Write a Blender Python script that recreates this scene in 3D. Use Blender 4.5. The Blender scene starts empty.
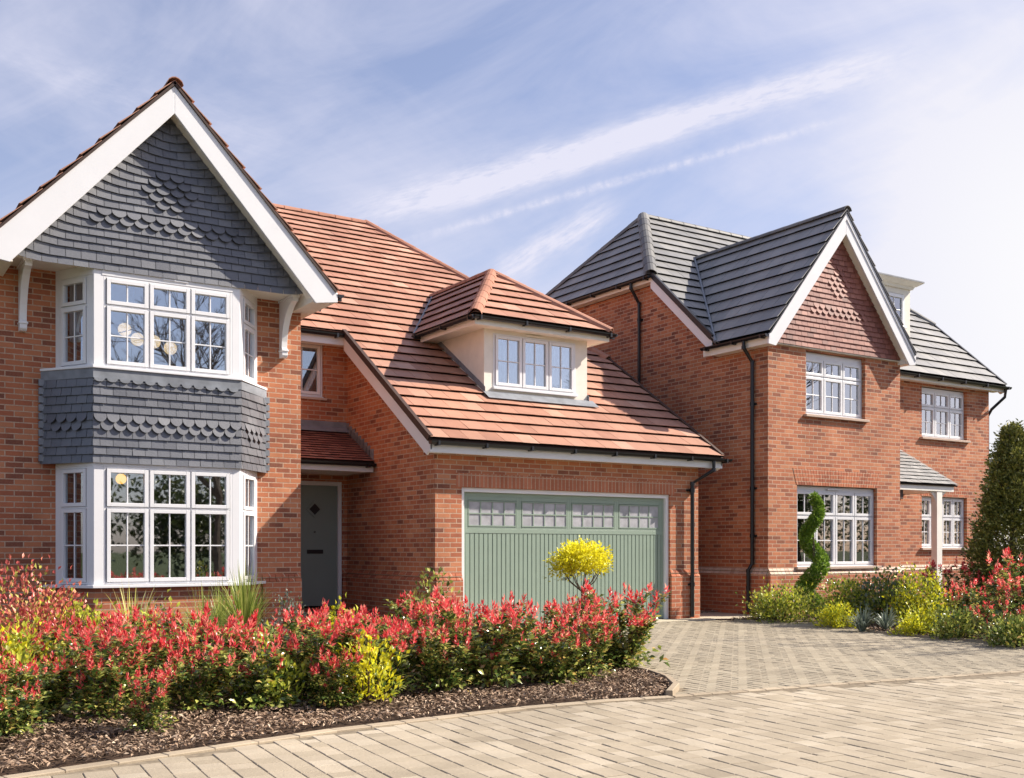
import bpy, math, random
import numpy as np
from mathutils import Vector, Matrix
R = math.radians
scene = bpy.context.scene
col = scene.collection
# ------------------------------------------------------------------ camera
FX, FY = 0.5440, 0.8391                       # forward direction on the ground
CAMH = 1.25
cam_d = bpy.data.cameras.new("camera"); cam = bpy.data.objects.new("camera", cam_d); col.objects.link(cam)
cam.location = (0, 0, CAMH); cam.rotation_euler = (R(90), 0, -math.atan2(FX, FY))
cam_d.sensor_width = 36; cam_d.lens = 1061.2 / 1024 * 36; cam_d.shift_y = (549.1 - 389) / 1024
cam_d.clip_start = 0.1; cam_d.clip_end = 3000
scene.camera = cam
# ------------------------------------------------------------------ light
SUN_L = Vector((-1.18, 0.46, -1.0)).normalized()          # direction the sunlight travels
s = bpy.data.lights.new("sun", 'SUN'); s.energy = 5.0; s.angle = R(0.53); s.color = (1.0, 0.91, 0.79)
so = bpy.data.objects.new("sun", s); col.objects.link(so)
so.rotation_euler = SUN_L.to_track_quat('-Z', 'Y').to_euler(); so.location = (30, -10, 30)
scene.view_settings.view_transform = 'Standard'; scene.view_settings.look = 'None'
scene.view_settings.gamma = 1; scene.view_settings.use_curve_mapping = False
scene.view_settings.exposure = 0.92
elev = math.asin(-SUN_L.z); azim = math.atan2(-SUN_L.x, -SUN_L.y)     # clockwise from +Y

class NT:                                                  # tiny node-graph helper
    def __init__(s, tree): s.t = tree; s.n = tree.nodes; s.l = tree.links
    def node(s, typ, **kw):
        n = s.n.new(typ)
        for k, v in kw.items(): setattr(n, k, v)
        return n
    def link(s, a, b): s.l.new(a, b)
    def val(s, x, sock):
        if isinstance(x, (int, float)): sock.default_value = x
        elif isinstance(x, (tuple, list)): sock.default_value = x
        else: s.l.new(x, sock)
    def m(s, op, a, b=0.0, c=0.0, clamp=False):
        n = s.node('ShaderNodeMath', operation=op, use_clamp=clamp)
        s.val(a, n.inputs[0]); s.val(b, n.inputs[1])
        if op in ('MULTIPLY_ADD', 'SMOOTH_MIN', 'COMPARE'): s.val(c, n.inputs[2])
        return n.outputs[0]
    def noise(s, vec, scale, detail=3, rough=.55, dist=0.0, out=0):
        n = s.node('ShaderNodeTexNoise'); n.inputs['Scale'].default_value = scale; n.inputs['Detail'].default_value = detail
        n.inputs['Roughness'].default_value = rough; n.inputs['Distortion'].default_value = dist
        if vec is not None: s.link(vec, n.inputs['Vector'])
        return n.outputs[out]
    def ramp(s, fac, stops):
        n = s.node('ShaderNodeValToRGB'); s.val(fac, n.inputs[0])
        e = n.color_ramp.elements
        while len(e) < len(stops): e.new(0.5)
        for el, (p, c) in zip(e, stops):
            el.position = p; el.color = (*c, 1) if len(c) == 3 else c
        return n.outputs[0]
    def mix(s, fac, a, b, typ='MIX'):
        n = s.node('ShaderNodeMix', data_type='RGBA', blend_type=typ)
        s.val(fac, n.inputs[0])
        for x, k in ((a, 6), (b, 7)):
            if isinstance(x, tuple): n.inputs[k].default_value = (*x, 1) if len(x) == 3 else x
            else: s.l.new(x, n.inputs[k])
        return n.outputs[2]
    def maprange(s, x, a, b, c=0., d=1., smooth=False):
        n = s.node('ShaderNodeMapRange', interpolation_type='SMOOTHSTEP' if smooth else 'LINEAR')
        s.val(x, n.inputs[0])
        for i, v in enumerate((a, b, c, d)): n.inputs[i + 1].default_value = v
        return n.outputs[0]
    def xyz(s, x, y, z=0.0):
        n = s.node('ShaderNodeCombineXYZ'); s.val(x, n.inputs[0]); s.val(y, n.inputs[1]); s.val(z, n.inputs[2]); return n.outputs[0]

# ------------------------------------------------------------------ sky: Nishita with thin cirrus and old contrails
world = bpy.data.worlds.new("World"); scene.world = world; world.use_nodes = True
w = NT(world.node_tree); w.n.clear()
sky = w.node('ShaderNodeTexSky', sky_type='NISHITA'); sky.sun_disc = False
sky.sun_elevation = elev; sky.sun_rotation = azim; sky.altitude = 50; sky.dust_density = 1.2; sky.ozone_density = 2.0; sky.air_density = 1.0
bg_sky = w.node('ShaderNodeBackground'); bg_sky.inputs[1].default_value = 0.085; w.link(w.mix(1.0, sky.outputs[0], (1.10, .99, 1.06), 'MULTIPLY'), bg_sky.inputs[0])
tc = w.node('ShaderNodeTexCoord'); sep = w.node('ShaderNodeSeparateXYZ'); w.link(tc.outputs['Generated'], sep.inputs[0])
dx, dy, dz = sep.outputs
# azimuth of the view of the sky above the houses: coordinates on a tangent plane fixed in the world
fwd = w.m('ADD', w.m('MULTIPLY', dx, FX), w.m('MULTIPLY', dy, FY))
fwdc = w.m('MAXIMUM', fwd, 0.05)
rgt = w.m('SUBTRACT', w.m('MULTIPLY', dx, FY), w.m('MULTIPLY', dy, FX))
U = w.m('DIVIDE', rgt, fwdc); V = w.m('DIVIDE', dz, fwdc)
front = w.maprange(fwd, 0.15, 0.4, smooth=True)
def contrail(p0, p1, wid, amp, fade=0.15, puff=0.0, seed=0.0):
    (x0, y0), (x1, y1) = p0, p1
    a = lambda px, py: ((px - 512) / 1061.2, (549.1 - py) / 1061.2)
    (u0, v0), (u1, v1) = a(x0, y0), a(x1, y1)
    L = math.hypot(u1 - u0, v1 - v0); cx, cy = (u1 - u0) / L, (v1 - v0) / L
    du = w.m('SUBTRACT', U, u0); dv = w.m('SUBTRACT', V, v0)
    al = w.m('DIVIDE', w.m('ADD', w.m('MULTIPLY', du, cx), w.m('MULTIPLY', dv, cy)), L)
    ac = w.m('SUBTRACT', w.m('MULTIPLY', dv, cx), w.m('MULTIPLY', du, cy))
    vec = w.xyz(w.m('MULTIPLY', al, L * 22), w.m('MULTIPLY', ac, 60), seed)
    wob = w.m('MULTIPLY', w.m('SUBTRACT', w.noise(vec, .5, 4), .5), wid * 1.6)
    d = w.m('DIVIDE', w.m('ADD', ac, wob), wid)
    g = w.m('EXPONENT', w.m('MULTIPLY', w.m('MULTIPLY', d, d), -1.0))
    ends = w.m('MULTIPLY', w.maprange(al, 0.0, fade, smooth=True), w.maprange(al, 1.0, 1.0 - fade, smooth=True))
    vec2 = w.xyz(w.m('MULTIPLY', al, L * 30), w.m('MULTIPLY', ac, 130), seed + 3)
    tex = w.maprange(w.noise(vec2, 1.6, 6, .65), .28, .68, 0.35, 1.15)
    if puff:
        vec3 = w.xyz(w.m('MULTIPLY', al, L * 130), w.m('MULTIPLY', ac, 60), seed + 7)
        tex = w.m('MULTIPLY', tex, w.maprange(w.noise(vec3, 1.0, 2), .35, .65, 1 - puff, 1.1))
    return w.m('MULTIPLY', w.m('MULTIPLY', g, ends), w.m('MULTIPLY', tex, amp))
trails = [contrail((280, 236), (960, 42), .015, .85, .28, 0, 1.), contrail((370, 250), (880, 108), .0040, .48, .25, .6, 5.),
          contrail((475, 292), (632, 196), .013, .75, .3, 0, 9.), contrail((400, 222), (760, 96), .010, .5, .3, 0, 14.),
          contrail((-60, 40), (330, 160), .02, .16, .3, 0, 21.)]
acc = trails[0]
for t_ in trails[1:]: acc = w.m('ADD', acc, t_)
acc = w.m('MULTIPLY', acc, front)
# broad cirrus veil, thicker to the right and lower down
rot = lambda a: (w.m('ADD', w.m('MULTIPLY', U, math.cos(a)), w.m('MULTIPLY', V, math.sin(a))), w.m('SUBTRACT', w.m('MULTIPLY', V, math.cos(a)), w.m('MULTIPLY', U, math.sin(a))))
ra, rb = rot(R(22))
veil = w.noise(w.xyz(w.m('MULTIPLY', ra, 2.0), w.m('MULTIPLY', rb, 6.5), .3), 1.3, 7, .6, .6)
veil = w.maprange(veil, .38, .74, 0., .42)
ra2, rb2 = rot(R(-25))
veil2 = w.maprange(w.noise(w.xyz(w.m('MULTIPLY', ra2, 3.0), w.m('MULTIPLY', rb2, 7.), 4.3), 1.0, 6, .6, .3), .42, .75, 0., .3)
glowr = w.m('MULTIPLY', w.maprange(U, .20, .54, 0., 1.3, True), w.maprange(V, .60, .26, .20, 1., True))
haze_low = w.maprange(V, .45, .0, 0., .35)
cov = w.m('ADD', w.m('ADD', w.m('ADD', veil, veil2), acc), w.m('ADD', glowr, haze_low))
cov = w.m('ADD', w.m('MULTIPLY', cov, front), w.m('MULTIPLY', w.m('SUBTRACT', 1.0, front), .12))
cov = w.m('ADD', cov, .15, clamp=True)
up = w.maprange(dz, -.02, .03)
cov = w.m('MULTIPLY', cov, up)
bg_c = w.node('ShaderNodeBackground'); w.link(w.mix(w.m('MULTIPLY', w.m('MULTIPLY', glowr, front), .8, clamp=True), (.80, .80, .945), (.97, .965, .99)), bg_c.inputs[0]); bg_c.inputs[1].default_value = 0.53
mx = w.node('ShaderNodeMixShader'); w.link(cov, mx.inputs[0]); w.link(bg_sky.outputs[0], mx.inputs[1]); w.link(bg_c.outputs[0], mx.inputs[2])
wo = w.node('ShaderNodeOutputWorld'); w.link(mx.outputs[0], wo.inputs[0])

# ------------------------------------------------------------------ mesh builder
V3 = Vector
class MB:
    def __init__(s): s.v = []; s.f = []; s.r = []; s.mi = []; s.ps = []; s.cs = []
    def cut(s): s.cs.append(len(s.f))
    def face(s, pts, mi=0, rnd=0.5, uv=None):
        s.ps.append(len(s.f)); i = len(s.v); s.v += [tuple(p) for p in pts]; s.f.append(tuple(range(i, i + len(pts)))); s.r.append(rnd); s.mi.append(mi)
    def solid(s, vs, fs, mi=0, rnd=0.5):
        s.ps.append(len(s.f)); i = len(s.v); s.v += [tuple(p) for p in vs]
        for f in fs: s.f.append(tuple(i + k for k in f)); s.r.append(rnd); s.mi.append(mi)
    def box(s, x0, x1, y0, y1, z0, z1, mi=0, rnd=0.5):
        x0, x1 = sorted((x0, x1)); y0, y1 = sorted((y0, y1)); z0, z1 = sorted((z0, z1))
        vs = [(x0,y0,z0),(x1,y0,z0),(x1,y1,z0),(x0,y1,z0),(x0,y0,z1),(x1,y0,z1),(x1,y1,z1),(x0,y1,z1)]
        s.solid(vs, [(3,2,1,0),(4,5,6,7),(0,1,5,4),(1,2,6,5),(2,3,7,6),(3,0,4,7)], mi, rnd)
    def obox(s, O, U, Vv, N, u0, u1, v0, v1, n0, n1, mi=0, rnd=0.5):
        O, U, Vv, N = map(V3, (O, U, Vv, N))
        vs = [O + U*a + Vv*b + N*c for c in (n0, n1) for (a, b) in ((u0,v0),(u1,v0),(u1,v1),(u0,v1))]
        s.solid(vs, [(3,2,1,0),(4,5,6,7),(0,1,5,4),(1,2,6,5),(2,3,7,6),(3,0,4,7)], mi, rnd)
    def prism(s, pts, off, mi=0, rnd=0.5):
        n = len(pts); off = V3(off); a = [V3(p) for p in pts]; b = [p + off for p in a]
        fs = [tuple(range(n))[::-1], tuple(range(n, 2*n))] + [(i, (i+1) % n, n + (i+1) % n, n + i) for i in range(n)]
        s.solid(a + b, fs, mi, rnd)
    def tube(s, pts, r, n=8, mi=0, cap=True):
        pts = [V3(p) for p in pts]; rr = r if isinstance(r, (list, tuple)) else [r]*len(pts)
        rings = []; prev = None
        for i, p in enumerate(pts):
            d = (pts[min(i+1, len(pts)-1)] - pts[max(i-1, 0)]).normalized()
            if prev is None: a = d.cross(V3((0,0,1)) if abs(d.z) < .9 else V3((1,0,0))).normalized()
            else: a = (prev - d*prev.dot(d)).normalized()
            prev = a; b = d.cross(a)
            rings.append([p + (a*math.cos(2*math.pi*k/n) + b*math.sin(2*math.pi*k/n))*rr[i] for k in range(n)])
        vs = [q for ring in rings for q in ring]; fs = []
        for i in range(len(rings)-1):
            for k in range(n): fs.append((i*n+k, i*n+(k+1) % n, (i+1)*n+(k+1) % n, (i+1)*n+k))
        if cap: fs += [tuple(range(n))[::-1], tuple(range((len(rings)-1)*n, len(rings)*n))]
        s.solid(vs, fs, mi)
    def build(s, name, mats, parent=None, bevel=0, smooth=False, split=None):
        if split:                      # one object for every piece (or for every run between cuts)
            st = sorted(set((s.ps if split == 'prim' else [0]+s.cs))); out = None
            for a, b in zip(st, st[1:]+[len(s.f)]):
                if a == b: continue
                q = MB(); idx = sorted({i for f in s.f[a:b] for i in f}); mp = {i: k for k, i in enumerate(idx)}
                q.v = [s.v[i] for i in idx]; q.f = [tuple(mp[i] for i in f) for f in s.f[a:b]]; q.r = s.r[a:b]; q.mi = s.mi[a:b]
                out = q.build(name, mats, parent, bevel, smooth)
            return out
        me = bpy.data.meshes.new(name); me.from_pydata(s.v, [], s.f)
        if not isinstance(mats, (list, tuple)): mats = [mats]
        for m_ in mats: me.materials.append(m_)
        me.polygons.foreach_set('material_index', s.mi)
        at = me.attributes.new('tint', 'FLOAT', 'FACE'); at.data.foreach_set('value', s.r)
        if smooth: me.polygons.foreach_set('use_smooth', [True]*len(s.f))
        me.update()
        return link(name, me, parent, bevel)
def link(name, me, parent=None, bevel=0):
    o = bpy.data.objects.new(name, me); col.objects.link(o)
    if parent is not None:
        o.parent = parent
        if parent.name in WORLDROOT: o.location = -parent.location
    if bevel:
        b = o.modifiers.new('bevel', 'BEVEL'); b.width = bevel; b.segments = 2; b.limit_method = 'ANGLE'; b.angle_limit = R(40)
    return o
WORLDROOT = set()            # things whose parts are modelled in world coordinates
def thing(name, label, cat, loc=(0,0,0), rz=0, group=None):
    o = bpy.data.objects.new(name, None); col.objects.link(o); o.location = loc; o.rotation_euler = (0, 0, rz); o.empty_display_size = .2
    return tag(o, label, cat, group)
def tag(o, label, cat, group=None):
    o['label'] = label; o['category'] = cat
    if group: o['group'] = group
    return o
def struct(o): o['kind'] = 'structure'; return o
def clip(poly, a, b, c):            # keep a*x+b*y<=c
    out = []
    for i in range(len(poly)):
        p, q = poly[i], poly[(i+1) % len(poly)]
        fp, fq = a*p[0]+b*p[1]-c, a*q[0]+b*q[1]-c
        if fp <= 0: out.append(p)
        if (fp < 0 < fq) or (fq < 0 < fp):
            t = fp/(fp-fq); out.append((p[0]+(q[0]-p[0])*t, p[1]+(q[1]-p[1])*t))
    return out
def area2(p): return sum(p[i][0]*p[(i+1)%len(p)][1]-p[(i+1)%len(p)][0]*p[i][1] for i in range(len(p)))/2
def clip_poly(p, convex):
    if area2(convex) < 0: convex = convex[::-1]
    for i in range(len(convex)):
        (x0, y0), (x1, y1) = convex[i], convex[(i+1) % len(convex)]
        a, b = (y1-y0), -(x1-x0); p = clip(p, a, b, a*x0+b*y0)
        if len(p) < 3: return []
    return p

# ------------------------------------------------------------------ materials
def mat(name):
    m = bpy.data.materials.new(name); m.use_nodes = True; n = NT(m.node_tree)
    return m, n, m.node_tree.nodes['Principled BSDF']
def bump(n, p, h, strength=.5, dist=.01):
    b = n.node('ShaderNodeBump'); b.inputs['Strength'].default_value = strength; b.inputs['Distance'].default_value = dist
    n.link(h, b.inputs['Height']); n.link(b.outputs[0], p.inputs['Normal'])
def wpos(n): return n.node('ShaderNodeNewGeometry').outputs['Position']
def tint(n): a = n.node('ShaderNodeAttribute'); a.attribute_name = 'tint'; return a.outputs['Fac']
def simple(name, c, rough=.5, spec=.5, var=.06, scale=6, metal=0, bmp=0.0):
    m, n, p = mat(name)
    f = n.noise(wpos(n), scale, 5)
    lo = tuple(x*(1-var) for x in c); hi = tuple(min(1, x*(1+var)) for x in c)
    cc = n.ramp(f, [(.3, lo), (.7, hi)])
    n.link(cc, p.inputs['Base Color']); p.inputs['Roughness'].default_value = rough; p.inputs['Metallic'].default_value = metal
    p.inputs['Specular IOR Level'].default_value = spec
    if bmp: bump(n, p, n.noise(wpos(n), 60, 4), bmp, .004)
    return m
def brick(name, soldier=False, cols=None, seed=0.0):
    m, n, p = mat(name)
    g = n.node('ShaderNodeNewGeometry'); sp = n.node('ShaderNodeSeparateXYZ'); n.link(g.outputs['Position'], sp.inputs[0])
    u = n.m('ADD', sp.outputs[0], sp.outputs[1]); z = sp.outputs[2]
    vec = n.xyz(z, u) if soldier else n.xyz(u, z)
    b = n.node('ShaderNodeTexBrick'); n.link(vec, b.inputs['Vector'])
    b.inputs['Scale'].default_value = 1; b.inputs['Brick Width'].default_value = .60 if soldier else .225; b.inputs['Row Height'].default_value = .075
    b.inputs['Mortar Size'].default_value = .0080; b.inputs['Mortar Smooth'].default_value = .25; b.inputs['Bias'].default_value = 0
    b.inputs['Color1'].default_value = (0,0,0,1); b.inputs['Color2'].default_value = (1,1,1,1); b.inputs['Mortar'].default_value = (.5,.5,.5,1)
    b.offset = 0 if soldier else .5
    cols = cols or [(.0, (.15,.052,.036)), (.10, (.235,.072,.042)), (.24, (.36,.106,.052)), (.5, (.44,.142,.066)), (.78, (.505,.185,.085)), (1., (.55,.235,.12))]
    jit = n.noise(wpos(n), 3.3, 3)
    fac = n.m('ADD', b.outputs['Color'], n.m('MULTIPLY', n.m('SUBTRACT', jit, .5), .55))
    c1 = n.ramp(fac, cols)
    fine = n.noise(wpos(n), 55, 5, .7)
    c1 = n.mix(n.maprange(fine, .35, .75, 0, .35), c1, (.55,.21,.09), 'MIX')
    patch = n.maprange(n.noise(wpos(n), .7, 4), .35, .7, .0, .25)
    c1 = n.mix(patch, c1, (.47,.16,.075))
    mort = n.ramp(n.noise(wpos(n), 30, 3), [(.3, (.44,.29,.20)), (.7, (.60,.43,.30))])
    c = n.mix(b.outputs['Fac'], c1, mort)
    stain = n.maprange(n.noise(wpos(n), 1.3, 6, .65), .3, .75, .76, 1.12)
    c = n.mix(1.0, c, n.xyz(stain, stain, stain), 'MULTIPLY')
    n.link(c, p.inputs['Base Color']); p.inputs['Roughness'].default_value = .88
    h = n.m('ADD', n.m('MULTIPLY', n.m('SUBTRACT', 1, b.outputs['Fac']), 1.0), n.m('MULTIPLY', fine, .45))
    bump(n, p, h, .55, .006)
    return m
def tile_mat(name, stops, rough=.75, noise_scale=8, spec=.35, grain=.25, bmp=.4):
    m, n, p = mat(name)
    t = tint(n)
    f = n.m('ADD', t, n.m('MULTIPLY', n.m('SUBTRACT', n.noise(wpos(n), noise_scale, 5, .65), .5), grain*2))
    c = n.ramp(f, stops)
    st = n.m('MULTIPLY', n.maprange(n.noise(wpos(n), 1.1, 5), .3, .7, .84, 1.08), n.maprange(n.noise(wpos(n), .5, 7, .72), .35, .7, .83, 1.08))
    c = n.mix(1.0, c, n.xyz(st, st, st), 'MULTIPLY')
    n.link(c, p.inputs['Base Color']); p.inputs['Roughness'].default_value = rough; p.inputs['Specular IOR Level'].default_value = spec
    bump(n, p, n.noise(wpos(n), 45, 5, .7), bmp, .006)
    return m
def leaf_mat(name, stops, trans=.35, rough=.42, spec=.5):
    m, n, p = mat(name)
    c = n.ramp(tint(n), stops)
    n.link(c, p.inputs['Base Color']); p.inputs['Roughness'].default_value = rough; p.inputs['Specular IOR Level'].default_value = spec
    tr = n.node('ShaderNodeBsdfTranslucent'); n.link(c, tr.inputs[0])
    ms = n.node('ShaderNodeMixShader'); ms.inputs[0].default_value = trans
    out = m.node_tree.nodes['Material Output']
    n.link(p.outputs[0], ms.inputs[1]); n.link(tr.outputs[0], ms.inputs[2]); n.link(ms.outputs[0], out.inputs[0])
    return m
def glass_mat(name, refl=.18, tintc=(.82,.88,.9)):
    m, n, p = mat(name)
    tr = n.node('ShaderNodeBsdfTransparent'); tr.inputs[0].default_value = (*tintc, 1)
    gl = n.node('ShaderNodeBsdfGlossy'); gl.inputs['Roughness'].default_value = .015; gl.inputs[0].default_value = (.95,.97,1,1)
    fr = n.node('ShaderNodeFresnel'); fr.inputs[0].default_value = 1.5
    fac = n.m('ADD', n.m('MULTIPLY', fr.outputs[0], 1.4), refl, clamp=True)
    bm_ = n.node('ShaderNodeBump'); bm_.inputs['Strength'].default_value = .05; bm_.inputs['Distance'].default_value = .01
    n.link(n.noise(wpos(n), 2.2, 2), bm_.inputs['Height']); n.link(bm_.outputs[0], gl.inputs['Normal'])
    ms = n.node('ShaderNodeMixShader'); n.link(fac, ms.inputs[0]); n.link(tr.outputs[0], ms.inputs[1]); n.link(gl.outputs[0], ms.inputs[2])
    n.link(ms.outputs[0], m.node_tree.nodes['Material Output'].inputs[0])
    return m
M = {}
M['brick'] = brick('red_brick')
M['soldier'] = brick('soldier_brick', True, [(0, (.38,.12,.06)), (.5, (.47,.155,.08)), (1, (.54,.20,.11))])
M['plinthbrick'] = brick('plinth_brick', False, [(0, (.26,.07,.038)), (.4, (.42,.12,.058)), (1, (.53,.18,.085))])
M['sunlit_splay'] = tile_mat('sunlit_splay_brick', [(0, (.50,.33,.24)), (.5, (.64,.48,.37)), (1, (.72,.58,.47))], .7)  # capping brick colour paled to imitate sun on its sloping tops
M['white'] = simple('white_upvc', (.76,.76,.77), .28, .5, .02, 3)
M['cream'] = simple('cream_paint', (.84,.81,.73), .4, .4, .04, 4)
M['render'] = simple('cream_render', (.80,.76,.67), .85, .2, .05, 5, bmp=.3)
M['black'] = simple('black_plastic', (.012,.012,.014), .3, .5, .1, 10)
M['orange_tile'] = tile_mat('terracotta_concrete_tile', [(0, (.34,.155,.10)), (.35, (.41,.20,.132)), (.7, (.46,.24,.162)), (1, (.53,.31,.22))], .60, 7, .5, .20)
M['orange_ridge'] = tile_mat('terracotta_ridge_tile', [(0, (.34,.15,.095)), (1, (.44,.22,.15))], .8, 10)
M['brown_verge'] = simple('brown_verge', (.055,.03,.022), .6, .4, .2, 9)
M['plain_tile'] = tile_mat('dark_red_plain_tile', [(0, (.22,.085,.062)), (.5, (.34,.14,.10)), (1, (.44,.21,.15))], .8, 12)
M['grey_tile'] = tile_mat('slate_grey_concrete_tile', [(0, (.19,.19,.19)), (.5, (.245,.24,.232)), (1, (.31,.30,.28))], .45, 7, .6, .2, .2)
M['grey_ridge'] = tile_mat('slate_grey_ridge', [(0, (.13,.13,.135)), (1, (.2,.195,.185))], .6, 9)
M['slate'] = tile_mat('blue_grey_slate', [(0, (.062,.066,.080)), (.5, (.096,.101,.118)), (1, (.145,.15,.165))], .45, 14, 1.0, .3, .3)
M['porch_slate'] = tile_mat('pale_grey_slate', [(0, (.24,.245,.245)), (1, (.38,.38,.365))], .45, 12)
M['clay'] = tile_mat('red_clay_tile', [(0, (.17,.055,.04)), (.5, (.27,.09,.062)), (1, (.38,.15,.105))], .6, 12, .4)
M['lead'] = simple('lead_flashing', (.20,.215,.24), .55, .5, .25, 5, bmp=.3)
M['garage_green'] = simple('sage_green_paint', (.255,.325,.262), .45, .4, .03, 3)
M['door_grey'] = simple('grey_green_paint', (.23,.275,.245), .42, .4, .03, 3)
M['frost'] = simple('frosted_pane', (.38,.38,.40), .35, .5, .22, 6)
M['chrome'] = simple('dark_chrome', (.08,.08,.08), .3, .5, .1, 9, .6)
M['stone'] = simple('sill_stone', (.52,.40,.32), .8, .3, .1, 20, bmp=.3)
M['glass'] = glass_mat('window_glass', .20)
M['glass_up'] = glass_mat('window_glass_upper', .30)
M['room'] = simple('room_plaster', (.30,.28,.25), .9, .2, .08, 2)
M['curtain'] = simple('white_curtain', (.78,.78,.80), .9, .2, .04, 3)
M['curtain_grey'] = simple('grey_curtain', (.33,.36,.40), .9, .2, .06, 3)
M['lamp_glass'] = simple('cream_glass', (.9,.8,.62), .4, .4, .02, 3)
m_, n_, p_ = mat('amber_glow'); p_.inputs['Base Color'].default_value = (.9,.5,.08,1); p_.inputs['Emission Color'].default_value = (1,.45,.05,1); p_.inputs['Emission Strength'].default_value = 1.3; M['amber'] = m_
m_, n_, p_ = mat('lamp_lit'); p_.inputs['Base Color'].default_value = (.9,.8,.6,1); p_.inputs['Emission Color'].default_value = (1,.66,.36,1); p_.inputs['Emission Strength'].default_value = .9; M['lamp_lit'] = m_
M['sett'] = tile_mat('tumbled_paving', [(0, (.31,.26,.19)), (.3, (.355,.30,.22)), (.65, (.395,.335,.25)), (1, (.44,.38,.29))], .85, 14, .25, .28, .7)
M['drive'] = tile_mat('driveway_block', [(0, (.275,.235,.17)), (.5, (.325,.28,.208)), (1, (.375,.33,.248))], .85, 12, .25, .22, .6)
M['edging'] = tile_mat('buff_edging', [(0, (.34,.275,.195)), (1, (.43,.355,.255))], .85, 14, .25, .2, .6)
M['joint'] = simple('jointing_sand', (.20,.165,.12), .95, .1, .3, 18)
M['soil'] = simple('dark_soil', (.055,.036,.025), .95, .1, .5, 12, bmp=1.)
M['bark'] = tile_mat('bark_chips', [(0, (.07,.045,.03)), (.35, (.23,.15,.10)), (.7, (.44,.31,.21)), (1, (.68,.54,.40))], .9, 30, .2)
M['gravel'] = tile_mat('gravel_chips', [(0, (.16,.12,.09)), (1, (.5,.42,.34))], .9, 30, .2)
M['grass_ground'] = simple('rough_ground', (.07,.085,.035), .95, .1, .4, 3)
M['slab'] = simple('buff_slab', (.46,.41,.31), .85, .2, .08, 6, bmp=.3)
M['red_leaf'] = leaf_mat('photinia_new_leaf', [(0, (.38,.02,.03)), (.25, (.72,.05,.065)), (.6, (.88,.14,.14)), (.85, (.92,.30,.25)), (1, (.90,.50,.30))], .5, .30)
M['green_leaf'] = leaf_mat('photinia_old_leaf', [(0, (.035,.065,.016)), (.25, (.08,.14,.03)), (.55, (.22,.28,.06)), (.85, (.56,.56,.14)), (1, (.66,.34,.12))], .35, .24, .7)
M['olive_leaf'] = leaf_mat('young_shrub_leaf', [(0, (.10,.125,.03)), (.5, (.28,.31,.06)), (1, (.58,.52,.09))], .4)
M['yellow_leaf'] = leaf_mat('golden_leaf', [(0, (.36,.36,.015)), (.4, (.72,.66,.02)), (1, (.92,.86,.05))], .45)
M['lime_leaf'] = leaf_mat('yellow_green_leaf', [(0, (.17,.23,.03)), (.4, (.42,.48,.045)), (1, (.76,.72,.08))], .4)
M['dark_leaf'] = leaf_mat('holly_leaf', [(0, (.06,.075,.02)), (.4, (.22,.235,.05)), (.75, (.44,.42,.11)), (1, (.60,.56,.22))], .2, .35)
M['spiral_leaf'] = leaf_mat('topiary_leaf', [(0, (.05,.10,.012)), (.5, (.17,.30,.03)), (1, (.38,.52,.08))], .3)
M['grey_leaf'] = leaf_mat('grey_green_leaf', [(0, (.09,.12,.09)), (.5, (.15,.19,.15)), (1, (.32,.36,.28))], .3)
M['blade_yellow'] = leaf_mat('striped_blade', [(0, (.30,.33,.04)), (.5, (.62,.58,.16)), (1, (.78,.72,.36))], .4)
M['blade_green'] = leaf_mat('grass_blade', [(0, (.12,.19,.03)), (.5, (.30,.36,.07)), (1, (.50,.50,.14))], .4)
M['bronze_leaf'] = leaf_mat('bronze_leaf', [(0, (.26,.04,.04)), (.4, (.60,.12,.10)), (.75, (.78,.28,.18)), (1, (.55,.50,.12))], .35)
M['stem'] = simple('twig_bark', (.10,.06,.04), .9, .2, .3, 20)
M['trunk'] = simple('tree_bark', (.13,.10,.075), .9, .2, .3, 14, bmp=.6)
M['far_leaf'] = leaf_mat('tree_leaf', [(0, (.03,.05,.015)), (.5, (.09,.11,.03)), (1, (.26,.26,.06))], .3)

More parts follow.
